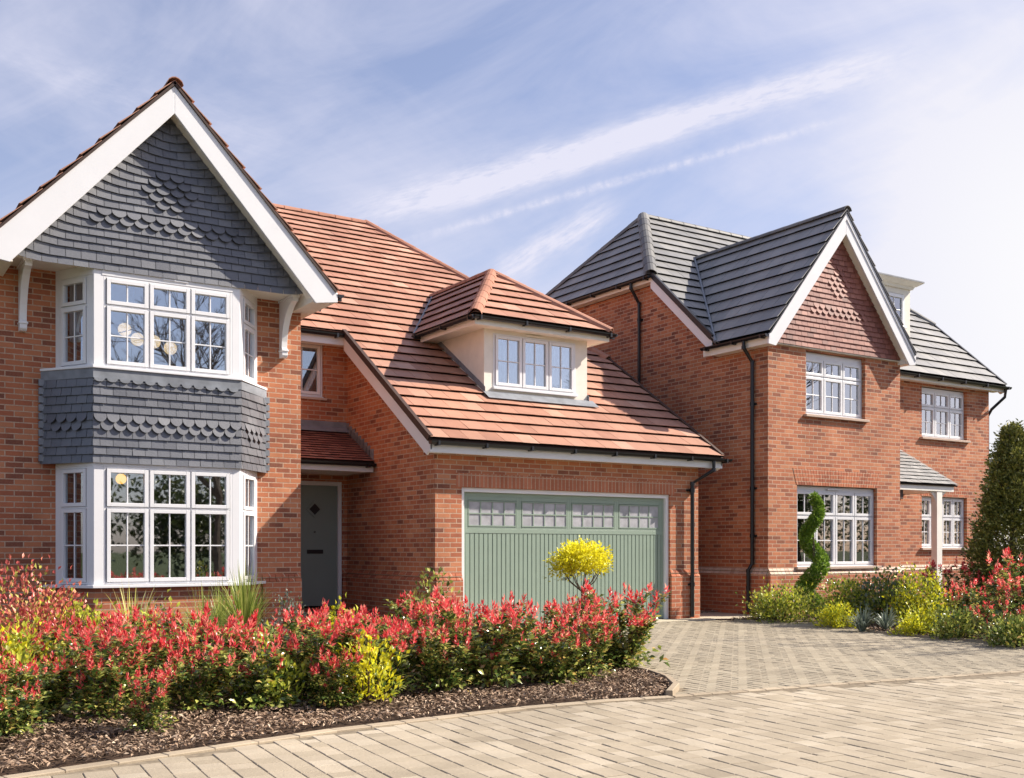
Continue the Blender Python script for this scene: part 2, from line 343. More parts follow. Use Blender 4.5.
# ------------------------------------------------------------------ building helpers
rng = random.Random(7)
def tiles(mb, O, U, V, poly, w_, g, th=.03, slab=.016, seed=0, club=None, warp=None, mi=0, jit=.0025, under=.02, v0off=0.0, gap=.006, club_up=.016):
    """courses of separate tiles on a convex polygon given in (u,v) metres"""
    O, U, V = map(V3, (O, U, V)); N = U.cross(V).normalized(); r = random.Random(seed)
    us = [p[0] for p in poly]; vs = [p[1] for p in poly]
    k0 = math.floor(min(vs)/g); k1 = math.ceil(max(vs)/g)
    for k in range(k0, k1):
        v0 = k*g + v0off; v1 = v0 + g + .012
        off = (k % 2) * w_/2
        for j in range(math.floor((min(us)-w_)/w_), math.ceil((max(us)+w_)/w_)+1):
            u0 = j*w_ + off + gap/2; u1 = u0 + w_ - gap
            tnt = min(1, max(0, r.gauss(.5, .2)))
            if club and club(k, u0+w_/2):
                shape = [(u0, v1), (u0, v0+g*.72)] + [(u0+w_/2 - (w_/2)*math.cos(a), v0 - .022 + g*.86*(1-math.sin(a))) for a in (math.pi*q/9 for q in range(1, 9))] + [(u1, v0+g*.72), (u1, v1)]
                tj = th + club_up
            else: shape = [(u0, v0), (u1, v0), (u1, v1), (u0, v1)]; tj = th + r.uniform(-jit, jit)
            pl = clip_poly(shape, poly)
            if len(pl) < 3 or abs(area2(pl)) < 1e-5: continue
            if area2(pl) < 0: pl = pl[::-1]
            tw = r.uniform(-jit, jit)
            top = []; bot = []
            for (a, b) in pl:
                fr_ = (b - v0)/g; h = tj*(1-fr_) + .003*fr_ + tw*(a-u0)/w_
                bb = b + (warp(a, b) if warp else 0)
                top.append(O + U*a + V*bb + N*h)
                lo = bb + (under*max(0, 1-fr_*3))
                bot.append(O + U*a + V*lo + N*(h-slab*(1-.6*min(1, fr_))))
            n = len(pl)
            mb.solid(top+bot, [tuple(range(n)), tuple(range(n, 2*n))[::-1]] + [(i, n+i, n+(i+1) % n, (i+1) % n) for i in range(n)], mi, tnt)
def deck(mb, O, U, V, poly, mi=0, off=-.012):
    O, U, V = map(V3, (O, U, V)); N = U.cross(V).normalized()
    if area2(poly) < 0: poly = poly[::-1]
    mb.prism([O + U*a + V*b + N*(off-.03) for a, b in poly], N*.03, mi, .1)
def roof_plane(mb, O, U, V, pts3, w_, g, mi=0, decki=1, **kw):
    """pts3 are 3D points on the plane"""
    O, U, V = V3(O), V3(U).normalized(), V3(V).normalized()
    poly = [((V3(p)-O).dot(U), (V3(p)-O).dot(V)) for p in pts3]
    tiles(mb, O, U, V, poly, w_, g, mi=mi, **kw); deck(mb, O, U, V, poly, decki)
def ridge_line(A, B, m, parent, name='ridge_tiles', r=.115, seg=.40, lift=.015):
    mb = MB(); A, B = V3(A), V3(B); L = (B-A).length; d = (B-A).normalized(); side = d.cross(V3((0,0,1))).normalized(); upv = side.cross(d).normalized()
    k = max(1, round(L/seg)); st = L/k
    for i in range(k):
        a = A + d*(i*st) ; b = A + d*((i+1)*st + .02)
        prof = [(-1,-.42),(-.8,.02),(-.4,.3),(0,.4),(.4,.3),(.8,.02),(1,-.42)]
        ra, rb = r*1.07, r*.97
        pa = [a + side*x*ra + upv*(y*ra+lift) for x, y in prof]; pb = [b + side*x*rb + upv*(y*rb+lift) for x, y in prof]
        n = len(prof); low = [p - upv*.012 for p in pa]; lowb = [p - upv*.012 for p in pb]
        vs = pa+pb+low+lowb
        fs = [(j, j+1, n+j+1, n+j) for j in range(n-1)] + [(2*n+j, 3*n+j, 3*n+j+1, 2*n+j+1) for j in range(n-1)]
        fs += [(j, 2*n+j, 2*n+j+1, j+1) for j in range(n-1)] + [(n+j, n+j+1, 3*n+j+1, 3*n+j) for j in range(n-1)]
        fs += [(0, n, 3*n, 2*n), (n-1, 3*n-1, 4*n-1, 2*n-1)]
        mb.solid(vs, fs, 0, rng.random())
    return mb.build(name, m, parent)
def wall(mb, O, U, L, z0, z1, holes=(), rev=.1, mi=0):
    """upright wall sheet facing U x Z, with rectangular openings (u0,u1,z0,z1) and brick reveals"""
    O, U = V3(O), V3(U).normalized(); Z = V3((0,0,1)); N = U.cross(Z)
    us = sorted({0, L, *[h[0] for h in holes], *[h[1] for h in holes]}); zs = sorted({z0, z1, *[h[2] for h in holes], *[h[3] for h in holes]})
    for i in range(len(us)-1):
        for j in range(len(zs)-1):
            cu, cz = (us[i]+us[i+1])/2, (zs[j]+zs[j+1])/2
            if any(h[0] < cu < h[1] and h[2] < cz < h[3] for h in holes): continue
            mb.face([O+U*us[i]+Z*zs[j], O+U*us[i+1]+Z*zs[j], O+U*us[i+1]+Z*zs[j+1], O+U*us[i]+Z*zs[j+1]], mi)
    for (a, b, c, d) in holes:
        P = lambda u, z, n: O+U*u+Z*z-N*n
        mb.face([P(a,c,0), P(a,d,0), P(a,d,rev), P(a,c,rev)], mi); mb.face([P(b,d,0), P(b,c,0), P(b,c,rev), P(b,d,rev)], mi)
        mb.face([P(a,d,0), P(b,d,0), P(b,d,rev), P(a,d,rev)], mi); mb.face([P(b,c,0), P(a,c,0), P(a,c,rev), P(b,c,rev)], mi)
def window(parent, O, U, W, H, cols, trans=None, bars_low=1, name='window', frame_w=.03, sash=.05, sillz=True, glass='glass', vbars=1, sill_ext=.05, curtain=None, head=0.0, part_label=None):
    """casement window: frame (this object) > pane, sill; O bottom-left corner of the frame on its outer face"""
    O, U = V3(O), V3(U).normalized(); Z = V3((0,0,1)); N = U.cross(Z)
    fr, gl = MB(), MB()
    bx = lambda mb, a, b, c, d, n0, n1: mb.obox(O, U, Z, N, a, b, c, d, n0, n1)
    Ht = H - head
    if head: bx(fr, 0, W, Ht, H, -.07, -.008)
    bx(fr, 0, frame_w, 0, Ht, -.07, 0); bx(fr, W-frame_w, W, 0, Ht, -.07, 0)
    bx(fr, frame_w, W-frame_w, 0, frame_w, -.07, 0); bx(fr, frame_w, W-frame_w, Ht-frame_w, Ht, -.07, 0)
    iw = (W - 2*frame_w)/cols
    rows = [(frame_w, Ht-frame_w, bars_low)] if trans is None else [(frame_w, trans-.012, bars_low), (trans+.012, Ht-frame_w, 0)]
    if trans is not None: bx(fr, frame_w, W-frame_w, trans-.012, trans+.012, -.07, -.004)
    for c in range(cols):
        a0 = frame_w + c*iw; a1 = a0 + iw
        if c: bx(fr, a0-.008, a0+.008, frame_w, Ht-frame_w, -.07, -.006)
        for (z0, z1, hb) in rows:
            g0, g1 = a0+.011, a1-.011; y0, y1 = z0+.003, z1-.003
            bx(fr, g0, g0+sash, y0, y1, -.05, .014); bx(fr, g1-sash, g1, y0, y1, -.05, .014)
            bx(fr, g0+sash, g1-sash, y0, y0+sash, -.05, .014); bx(fr, g0+sash, g1-sash, y1-sash, y1, -.05, .014)
            ga, gb, gc, gd = g0+sash, g1-sash, y0+sash, y1-sash
            bx(gl, ga-.003, gb+.003, gc-.003, gd+.003, -.030, -.024)
            for q in range(1, vbars+1):
                x = ga + (gb-ga)*q/(vbars+1); bx(fr, x-.009, x+.009, gc, gd, -.022, -.008)
            for q in range(1, hb+1):
                y = gc + (gd-gc)*q/(hb+1); bx(fr, ga, gb, y-.009, y+.009, -.0215, -.0085)
    f = fr.build(name, M['white'], parent, bevel=.004)
    gl.build('pane', M[glass], f)
    if sillz:
        sl = MB(); sl.obox(O, U, Z, N, -.02, W+.02, -.045, -.002, -.05, .05); sl.build('sill', M['white'], f, bevel=.006)
    if curtain:
        cu = MB(); r = random.Random(int(abs(O.x*100)))
        for (a, b, mk) in curtain:
            cu.cut()
            n = max(4, int((b-a)/.035)); pts = []
            for i in range(n+1): pts.append((a+(b-a)*i/n, -.20 - .03*math.sin(i*1.9)+r.uniform(-.006, .006)))
            for i in range(n):
                (x0, d0), (x1, d1) = pts[i], pts[i+1]
                P = lambda x, dd, z: O+U*x+N*dd+Z*z
                cu.solid([P(x0,d0,0), P(x1,d1,0), P(x1,d1,H), P(x0,d0,H), P(x0,d0-.004,0), P(x1,d1-.004,0), P(x1,d1-.004,H), P(x0,d0-.004,H)],
                         [(0,1,2,3), (7,6,5,4)], 0)
        cu.build('curtain', M[curtain[0][2]], f, split='cut')
    return f
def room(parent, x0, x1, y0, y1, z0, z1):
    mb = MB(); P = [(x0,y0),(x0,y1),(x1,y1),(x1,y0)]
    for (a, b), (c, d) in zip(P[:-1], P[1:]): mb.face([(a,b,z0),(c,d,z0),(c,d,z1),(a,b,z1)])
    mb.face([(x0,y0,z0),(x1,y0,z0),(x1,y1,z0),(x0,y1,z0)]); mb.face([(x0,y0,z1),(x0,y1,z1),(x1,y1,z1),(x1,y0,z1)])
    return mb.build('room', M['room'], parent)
def gutter(parent, A, B, out, name='gutter', r=.055, drop=0.0):
    A, B, out = V3(A), V3(B), V3(out); mb = MB(); d = (B-A).normalized(); up_ = V3((0,0,1)); n = 8
    prof = [(-math.cos(math.pi*k/n)*r, -math.sin(math.pi*k/n)*r) for k in range(n+1)]
    inner = [(x*.88, y*.88) for x, y in prof]
    ring = lambda p: [p + out*x + up_*y for x, y in prof] + [p + out*x + up_*y for x, y in inner]
    m = n+1; vs = ring(A)+ring(B); fs = []
    for k in range(n): fs += [(k, k+1, 2*m+k+1, 2*m+k), (m+k, 3*m+k, 3*m+k+1, m+k+1), (k, m+k, m+k+1, k+1), (2*m+k, 2*m+k+1, 3*m+k+1, 3*m+k)]
    fs += [(0, 2*m, 3*m, m), (n, m+n, 3*m+n, 2*m+n)]
    mb.solid(vs, fs)
    for P in (A, B):
        mb.solid([P-d*.006 + out*x + up_*y for x, y in prof]+[P+d*.006 + out*x + up_*y for x, y in prof], [tuple(range(m)), tuple(range(m, 2*m))[::-1]]+[(i, i+1, m+i+1, m+i) for i in range(m-1)]+[(m-1, 0, m, 2*m-1)])
    L = (B-A).length; k = max(1, int(L/.85))
    for i in range(k+1):
        p = A + d*(.12 + (L-.24)*i/k)
        mb.obox(p, d, up_, out, -.018, .018, -r-.014, .004, -r-.01, r+.008)
    return mb.build(name, M['black'], parent)
def downpipe(parent, pts, clips, out, r=.036):
    mb = MB(); mb.tube(pts, r, 10)
    out = V3(out)
    for c in clips:
        c = V3(c); mb.tube([c-V3((0,0,.035)), c+V3((0,0,.035))], r+.010, 10)
        mb.obox(c, V3((1,0,0)) if abs(out.y) > .5 else V3((0,1,0)), V3((0,0,1)), out, -.07, .07, -.018, .018, -.085, -.03)
    for p in pts[1:-1]:
        p = V3(p); mb.tube([p-V3((0,0,.03)), p+V3((0,0,.03))], r+.006, 10)
    return mb.build('downpipe', M['black'], parent, smooth=False)
MX, MY, MZ = V3((1,0,0)), V3((0,1,0)), V3((0,0,1))

def plinth(parent, segs, z=0.76, pr=.06, cap='sunlit_splay'):
    """projecting plinth with a two-step splayed capping; segs = (A, B) with the outside on the right of A->B"""
    mb, sp = MB(), MB()
    for A, B in segs:
        A, B = V3(A), V3(B); U = (B-A).normalized(); N = U.cross(MZ); L = (B-A).length
        sp.cut(); mb.obox(A, U, MZ, N, -.0, L, -.1, z, -.02, pr)
        n = max(1, round(L/.105)); st = L/n
        for i in range(n):
            a, b = i*st+.004, (i+1)*st-.004; t_ = rng.random()
            for (h0, h1, q0, q1) in ((z, z+.05, pr+.004, pr*.55), (z+.062, z+.115, pr*.5, .004)):
                P = lambda u, zz, d: A+U*u+MZ*zz+N*d
                sp.solid([P(a,h0,q0),P(b,h0,q0),P(b,h0+.012,q0),P(a,h0+.012,q0),P(b,h1,q1),P(a,h1,q1),P(a,h0,-.02),P(b,h0,-.02),P(b,h1,-.02),P(a,h1,-.02)],
                         [(0,1,2,3),(3,2,4,5),(5,4,8,9),(0,3,5,9,6),(1,7,8,4,2),(0,6,7,1)], 0, t_)
    mb.build('plinth', M['plinthbrick'], parent, split='prim'); sp.build('plinth_capping', M[cap], parent, split='cut')

# ================================================================== HOUSE WITH TERRACOTTA ROOF
h1 = thing('detached_house', 'red brick house with terracotta roof, slate-hung gable and green garage door', 'house', (7.5, 16.5, 0)); WORLDROOT.add(h1.name)
E0Y, E0Z, S1 = 13.95, 2.90, .675
zr = lambda y: E0Z + S1*(y-E0Y)
yr_ = lambda z: E0Y + (z-E0Z)/S1
WX0, WX1, WY, WC = 1.85, 6.10, 15.33, 3.95
GX0, GX1, GY, RY = 7.81, 13.20, 14.20, 17.45
BA, BB, BC, BD = (2.45, 15.33), (2.97, 14.67), (4.93, 14.67), (5.54, 15.33); WA, WD = (2.61, 15.33), (5.42, 15.33)
# --- walls
mb = MB()
wall(mb, (WX0, WY, 0), MX, WX1-WX0, -.1, 5.0, [(.77, 3.56, .8, 4.97)], .0)
wall(mb, (WX1, WY, 0), MY, RY-WY, -.1, 5.0)
wall(mb, (WX0, 27, 0), -MY, 27-WY, -.1, 5.0)
wall(mb, (WX1, RY, 0), MX, GX0-WX1, -.1, 4.93, [(.62, 1.62, .22, 2.44), (.52, 1.28, 3.90, 4.86)], .09)
mb.face([(GX0, RY, -.1), (GX0, GY, -.1), (GX0, GY, zr(GY)-.08), (GX0, RY, zr(RY)-.08)])
wall(mb, (GX0, GY, 0), MX, GX1-GX0, -.1, 2.80, [(.47, 4.72, .0, 2.21)], .14)
mb.face([(GX1, GY, -.1), (GX1, 27, -.1), (GX1, 27, 5.0), (GX1, 17.3, 5.0), (GX1, GY, zr(GY)-.08)])
wall(mb, (GX1, 27, 0), -MX, GX1-WX0, -.1, 5.0)
for (a, b) in (((BA[0]+.05, BA[1]), (BB[0]+.02, BB[1]+.03)), ((BB[0]+.02, BB[1]+.03), (BC[0]-.02, BC[1]+.03)), ((BC[0]-.02, BC[1]+.03), (BD[0]-.05, BD[1]))):
    U_ = (V3((*b, 0))-V3((*a, 0))); wall(mb, (*a, 0), U_, U_.length, -.1, .76)
mb.build('wall', M['brick'], h1)
sb = MB(); sb.box(GX0+.47-.10, GX0+4.72+.10, GY-.004, GY+.1, 2.213, 2.43); sb.build('brick_lintel', M['soldier'], h1)
plinth(h1, [((WX0, WY, 0), (BA[0]+.05, WY, 0)), ((BD[0]-.05, WY, 0), (WX1, WY, 0)), ((GX0, RY, 0), (GX0, GY, 0)), ((GX0, GY, 0), (GX0+.47, GY, 0)),
            ((GX0+4.72, GY, 0), (GX1, GY, 0)), ((GX1, GY, 0), (GX1, 20, 0)), ((GX0-.09, RY, 0), (GX0, RY, 0))], cap='plinthbrick', pr=.045)
# --- main roof and garage catslide
VX0, VX1, EZ, HZ = 7.59, 13.58, 5.02, 5.15
EY = yr_(EZ); HY = yr_(HZ); RZ = 8.95; RYY = yr_(RZ); RX0, RX1 = 5.0, 10.75
P1 = lambda x, y: (x, y, zr(y))
Vd = V3((0, 1, S1)).normalized()
mb = MB(); mats = [M['orange_tile'], M['brown_verge']]
roof_plane(mb, P1(VX0, E0Y), MX, Vd, [P1(VX0, E0Y), P1(VX1, E0Y), P1(VX1, HY), P1(RX1, RYY), P1(VX0, RYY)], .33, .345, th=.040, slab=.018, seed=1)
roof_plane(mb, P1(VX0, E0Y), MX, Vd, [P1(1.6, EY), P1(VX0, EY), P1(VX0, RYY), P1(RX0, RYY)], .33, .345, th=.040, slab=.018, seed=2)
# right hip slope, back slope, left hip slope
BYY = 2*RYY-HY
d_ = V3((-(VX1-RX1), 0, RZ-HZ)).normalized(); roof_plane(mb, (VX1, HY, HZ), MY, d_, [(VX1, HY, HZ), (VX1, BYY, HZ), (RX1, RYY, RZ)], .33, .345, th=.035, seed=3)
d_ = V3((0, -1, S1)).normalized(); roof_plane(mb, (VX1, BYY, HZ), -MX, d_, [(VX1, BYY, HZ), (1.6, BYY, HZ), (RX0, RYY, RZ), (RX1, RYY, RZ)], .33, .345, th=.035, seed=4)
d_ = V3((RX0-1.6, 0, RZ-HZ)).normalized(); roof_plane(mb, (1.6, BYY, HZ), -MY, d_, [(1.6, BYY, HZ), (1.6, HY, HZ), (RX0, RYY, RZ)], .33, .345, th=.035, seed=5)
roof1 = mb.build('roof', mats, h1)
ridge_line((RX0, RYY, RZ), (RX1, RYY, RZ), M['orange_ridge'], roof1)
ridge_line((VX1, HY, HZ+.03), (RX1, RYY, RZ+.02), M['orange_ridge'], roof1, 'hip_tiles')
ridge_line((1.6, HY, HZ), (RX0, RYY, RZ), M['orange_ridge'], roof1, 'hip_tiles')
# verges and bargeboards of the catslide
def verge(parent, x, y0, y1, zf, S, side, name='bargeboard', mcap='brown_verge', depth=.23, mboard='white'):
    mb = MB(); d = V3((0, 1, S)).normalized(); n = V3((0, -S, 1)).normalized(); L = (V3((x, y1, zf(y1)))-V3((x, y0, zf(y0)))).length
    xs = V3((side, 0, 0))
    mb.obox((x, y0, zf(y0)), d, n, xs, .0, L, -.055, .048, -.045, .022, 0); mb.build('verge_cap', M[mcap], parent)
    mb = MB(); k = 1/math.cos(math.atan(S))
    P = lambda y, dz: (x, y, zf(y)+dz)
    pts = [P(y0, -.05), P(y1, -.05), P(y1, -.05-depth*k), P(y0+.12, -.05-depth*k+.0), P(y0, -.17)]
    mb.prism([(p[0]-side*.012, p[1], p[2]) for p in pts], xs*-.03); return mb.build(name, M[mboard], parent, bevel=.004)
verge(h1, VX0, E0Y+.02, EY+.03, zr, S1, -1)
verge(h1, VX1, E0Y+.02, HY, zr, S1, 1)
mb = MB()
for (xa, xb, y0, y1) in ((VX0+.03, GX0+.01, E0Y+.06, EY+.1), (GX1-.01, VX1-.03, E0Y+.06, HY)):       # sloping soffits under the verges
    o_ = .25; mb.prism([(xa, y0, zr(y0)-o_), (xb, y0, zr(y0)-o_), (xb, y1, zr(y1)-o_), (xa, y1, zr(y1)-o_)], (0, 0, .01))
mb.box(VX0+.03, VX1-.03, E0Y+.045, GY+.02, 2.715, 2.73)
mb.box(WX1, VX0+.2, EY+.06, RY, 4.83, 4.845)
mb.build('soffit', M['cream'], h1, split='prim')
mb = MB(); mb.box(VX0+.01, VX1-.01, E0Y+.02, E0Y+.045, 2.70, 2.865); mb.box(6.31, VX0+.02, EY+.03, EY+.055, 4.80, 4.965)
mb.box(VX1-.16, VX1-.14, HY-.05, 24, 4.9, 5.1)
mb.build('fascia', M['white'], h1, bevel=.004, split='prim')
gutter(h1, (VX0-.02, E0Y-.045, 2.865), (VX1+.12, E0Y-.045, 2.865), (0, -1, 0))
gutter(h1, (6.20, EY-.04, 4.975), (VX0-.03, EY-.04, 4.975), (0, -1, 0))
mb = MB(); mb.tube([(6.36, 17.02, 4.93), (6.36, 17.05, 4.78), (6.20, 17.35, 4.62), (6.18, 17.38, 3.4)], .034, 8); mb.build('downpipe', M['black'], h1)
downpipe(h1, [(13.30, E0Y-.045, 2.83), (13.30, E0Y-.045, 2.66), (12.98, GY-.085, 2.42), (12.98, GY-.085, .04)], [(12.98, GY-.085, 2.30), (12.98, GY-.085, .62)], (0, -1, 0))
# --- gabled wing roof
AZ, TX, TZ, WFY = 7.54, 6.31, 5.02, 14.40
SW = (AZ-TZ)/(TX-WC); VY = yr_(AZ)
mb = MB()
vd = V3((-(TX-WC), 0, AZ-TZ)).normalized()
roof_plane(mb, (TX, WFY, TZ), MY, vd, [(TX, WFY, TZ), (TX, yr_(TZ), TZ), (WC, VY, AZ), (WC, WFY, AZ)], .33, .345, th=.040, seed=6, slab=.018)
vd = V3((TX-WC, 0, AZ-TZ)).normalized(); LX = 2*WC-TX
roof_plane(mb, (LX, WFY, TZ), -MY, vd, [(LX, yr_(TZ), TZ), (LX, WFY, TZ), (WC, WFY, AZ), (WC, VY, AZ)], .33, .345, th=.040, seed=7, slab=.018)
rw = mb.build('roof', mats, h1)
ridge_line((WC, WFY-.03, AZ-.02), (WC, VY, AZ-.02), M['orange_ridge'], rw, r=.10)
mb = MB()                      # timber bargeboards
for s_ in (1, -1):
    X = lambda dx: WC + s_*dx
    pts = [(X(0), 14.42, 7.47), (X(TX-WC+.0), 14.42, 4.985), (X(TX-WC+.0), 14.42, 4.86), (X(2.02), 14.42, 4.81), (X(0), 14.42, 7.10)]
    if s_ < 0: pts = pts[::-1]
    mb.prism(pts, (0, .045, 0))
mb.build('bargeboard', M['white'], h1, bevel=.006, split='prim')
mb = MB()
for s_ in (1, -1):             # sloping soffit behind the bargeboards and boxed eaves
    X = lambda dx: WC + s_*dx
    mb.prism([(X(0), 14.465, 7.13), (X(2.02), 14.465, 4.86), (X(2.02), 14.66, 4.86), (X(0), 14.66, 7.13)], (0, 0, .02))
    mb.prism([(X(1.98), 14.467, 4.83), (X(2.36), 14.467, 4.87), (X(2.36), 14.467, 4.98), (X(1.98), 14.467, 4.99)], (0, 2.6, 0))
mb.box(WX0, WX1+.02, 14.665, WY+.02, 4.985, 5.0)
mb.build('soffit', M['cream'], h1, split='prim')
gutter(h1, (TX+.045, WFY+.02, TZ-.04), (TX+.045, 17.0, TZ-.04), (1, 0, 0)); gutter(h1, (LX-.045, 17.0, TZ-.04), (LX-.045, WFY+.02, TZ-.04), (-1, 0, 0))
# slate-hung gable
mb = MB(); sl_ap, sl_b = 7.16, 4.965; khw = 2.10/(sl_ap-sl_b)
def warp1(a, b):
    hw = (sl_ap-b)*khw; dd = hw-abs(a); return .10*max(0, 1-dd/.42)**1.4 - (.035 if b < sl_b+.12 else 0)
def club1(k, a):
    z = k*.1
    if 5.47 < z+.05 < 5.67: return abs(a) < 1.0
    q = round((z+.05-6.05)/.1)
    return abs(q) <= 2 and abs(a) < (3-abs(q))*.095+.01
tiles(mb, (WC, 14.665, 0), MX, MZ, [(-2.10, sl_b), (2.10, sl_b), (0, sl_ap)], .19, .1, th=.024, slab=.010, seed=11, club=club1, warp=warp1, v0off=.065, under=.012, jit=.002, gap=.007)
mb.prism([(WC-2.0, 14.672, 5.0), (WC+2.0, 14.672, 5.0), (WC, 14.672, 7.12)], (0, .03, 0))
mb.build('slate_gable', M['slate'], h1)
# white brackets
def bracket(parent, x, y, ztop, proj, drop, wd=.09, m='white'):
    mb = MB(); pts = []
    pts.append((x, y, ztop)); pts.append((x, y-proj, ztop)); pts.append((x, y-proj, ztop-.10))
    for q in range(0, 9):
        a = q/8; yy = y - proj*.95 + (proj*.95-.10)*(math.sin(a*math.pi/2)); zz = ztop-.10-(drop-.24)*(1-math.cos(a*math.pi/2))**.8
        pts.append((x, yy, zz))
    pts += [(x, y-.13, ztop-drop+.13), (x, y-.13, ztop-drop+.03), (x, y-.10, ztop-drop), (x, y, ztop-drop)]
    mb.prism([(p[0]-wd/2, p[1], p[2]) for p in pts], (wd, 0, 0)); mb.box(x-wd/2-.02, x+wd/2+.02, y-proj-.01, y-.004, ztop-.035, ztop-.004)
    mb.box(x-wd/2-.012, x+wd/2+.012, y-.145, y-.004, ztop-drop+.09, ztop-drop+.115)
    return mb.build('bracket', M[m], parent, bevel=.005)
bracket(h1, 5.80, WY, 4.985, .55, .86); bracket(h1, 2.20, WY, 4.985, .55, .86)
# --- bay window
bay = MB(); lids = MB(); CL = V3((BB[0]-WA[0], BB[1]-WA[1], 0)).normalized(); CR = V3((WD[0]-BC[0], WD[1]-BC[1], 0)).normalized()
cant = V3((1, 1, 0)).normalized()
bpoly = lambda o: [(BA[0]-o*.6, BA[1]), (BB[0]-o*.41, BB[1]-o), (BC[0]+o*.41, BC[1]-o), (BD[0]+o*.6, BD[1])]
for z0, z1 in ((.735, .775), (3.625, 3.66)):
    lids.prism([(x, y, z0) for x, y in bpoly(.055)], (0, 0, z1-z0))
sill_b = lids.build('bay_sill', M['white'], h1, bevel=.006, split='prim')
for z0, z1 in ((.775, 2.40), (3.66, 4.985)):
    for (p, q, r_) in ((BB, (BB[0]+.12, BB[1]), (BB[0]-.055, BB[1]+.101)), (BC, (BC[0]-.11, BC[1]), (BC[0]+.068, BC[1]+.093))):
        ins = (q[0], q[1]+.10); ins2 = (r_[0]+(.07 if p is BB else -.07), r_[1]+.07)
        pl = [p, q, ins, ins2, r_]
        if area2(pl) < 0: pl = pl[::-1]
        bay.prism([(x, y, z0) for x, y in pl], (0, 0, z1-z0))
    for (p, sg) in ((WA, 1), (WD, -1)):
        pl = [(p[0], p[1]+.01), (p[0]+sg*.055, p[1]-.075), (p[0]+sg*.13, p[1]-.01), (p[0]+sg*.13, p[1]+.02)]
        if area2(pl) < 0: pl = pl[::-1]
        bay.prism([(x, y, z0) for x, y in pl], (0, 0, z1-z0))
# head boards above the casements
for z0, z1 in ((2.345, 2.40), (4.86, 4.985)):
    bay.box(BB[0]+.1, BC[0]-.1, BB[1]-.006, BB[1]+.06, z0, z1)
    for p, dr in ((WA, CL), (BC, CR)):
        nn = dr.cross(MZ); bay.obox((*p, 0), dr, MZ, nn, .05, .74, z0, z1, -.06, .005)
bay.box(3.86, 4.20, BB[1]-.02, BB[1]-.002, 4.90, 4.925); bay.box(3.9, 4.2, BB[1]-.02, BB[1]-.002, 2.365, 2.385)
bay.build('bay_post', M['white'], h1, bevel=.004, split='prim')
for z0, H, tr, g in ((.78, 1.565, 1.02, 'glass'), (3.665, 1.195, .81, 'glass_up')):
    lo = z0 < 2
    cf = [(-.02, .16, 'curtain_grey'), (1.60, 1.75, 'curtain_grey')] if not lo else None
    window(h1, (3.09, 14.67, z0), MX, 1.73, H, 3, tr, sillz=False, glass=g, curtain=cf)
    dr = CL; wl = .56
    a = V3((*WA, z0)) + dr*.085; window(h1, a, dr, wl, H, 1, tr, sillz=False, glass=g, curtain=[(.05, .52, 'curtain' if lo else 'curtain_grey')])
    dr = CR; wl = .61; a = V3((*BC, z0)) + dr*.115; window(h1, a, dr, wl, H, 1, tr, sillz=False, glass=g, curtain=[(.25, .58, 'curtain_grey')])
mb = MB()
for z in (.74, 2.42, 3.60, 5.01): mb.prism([(x, y, z) for x, y in bpoly(-.06)], (0, 0, .02))
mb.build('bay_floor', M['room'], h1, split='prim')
# slates on the bay
mb = MB(); g_ = .112; zt, zb = 3.50, 2.385
clubB = lambda half: (lambda k, a: k in (25, 26) and abs(a) < half)
FO = .035
o3 = (V3((BB[0], BB[1]-FO, 0)), V3((BC[0], BC[1]-FO, 0)))
tiles(mb, ((BB[0]+BC[0])/2, BB[1]-FO+.02, 0), MX, MZ, [(-.995, zb), (.995, zb), (.995, zt), (-.995, zt)], .165, g_, th=.024, slab=.010, seed=21, v0off=.033, club=clubB(.92), under=.014, jit=.003, gap=.006)
for p, q, sd in ((BA, BB, 22), (BC, BD, 23)):
    dr = (V3((*q, 0))-V3((*p, 0))); L = dr.length; dr.normalize(); nn = dr.cross(MZ); mid = (V3((*p, 0))+V3((*q, 0)))/2 + nn*.012
    tiles(mb, mid, dr, MZ, [(-L/2-.012, zb), (L/2+.012, zb), (L/2+.012, zt), (-L/2-.012, zt)], .165, g_, th=.024, slab=.010, seed=sd, v0off=.033, club=clubB(.30), under=.014, jit=.003, gap=.006)
mb.prism([(x, y, zb+.01) for x, y in bpoly(.008)], (0, 0, 1.2))
mb.build('slate_panel', M['slate'], h1)
mb = MB()
mb.prism([(x, y, 3.50) for x, y in bpoly(.034)], (0, 0, .122))
for i in range(12):            # scalloped lower edge of the lead
    x = BB[0]+.06+i*.163; mb.prism([(x+.07*math.cos(a), BB[1]-.058, 3.50-.05*math.sin(a)) for a in (math.pi*q/6 for q in range(7))][::-1], (0, .02, 0))
for s_, p in ((1, BD), (-1, BA)):
    for i in range(10): mb.box(p[0]-.02 if s_ > 0 else p[0]-.05, p[0]+.05 if s_ > 0 else p[0]+.02, WY-.05, WY-.002, 2.42+i*.112, 2.42+i*.112+.085)
mb.build('lead_flashing', M['lead'], h1)
room(h1, 2.0, 6.0, 15.36, 18.5, .3, 2.6); room(h1, 2.0, 6.0, 15.36, 18.5, 2.9, 5.02); room(h1, 6.3, 7.7, 17.55, 20, 2.9, 5.2)
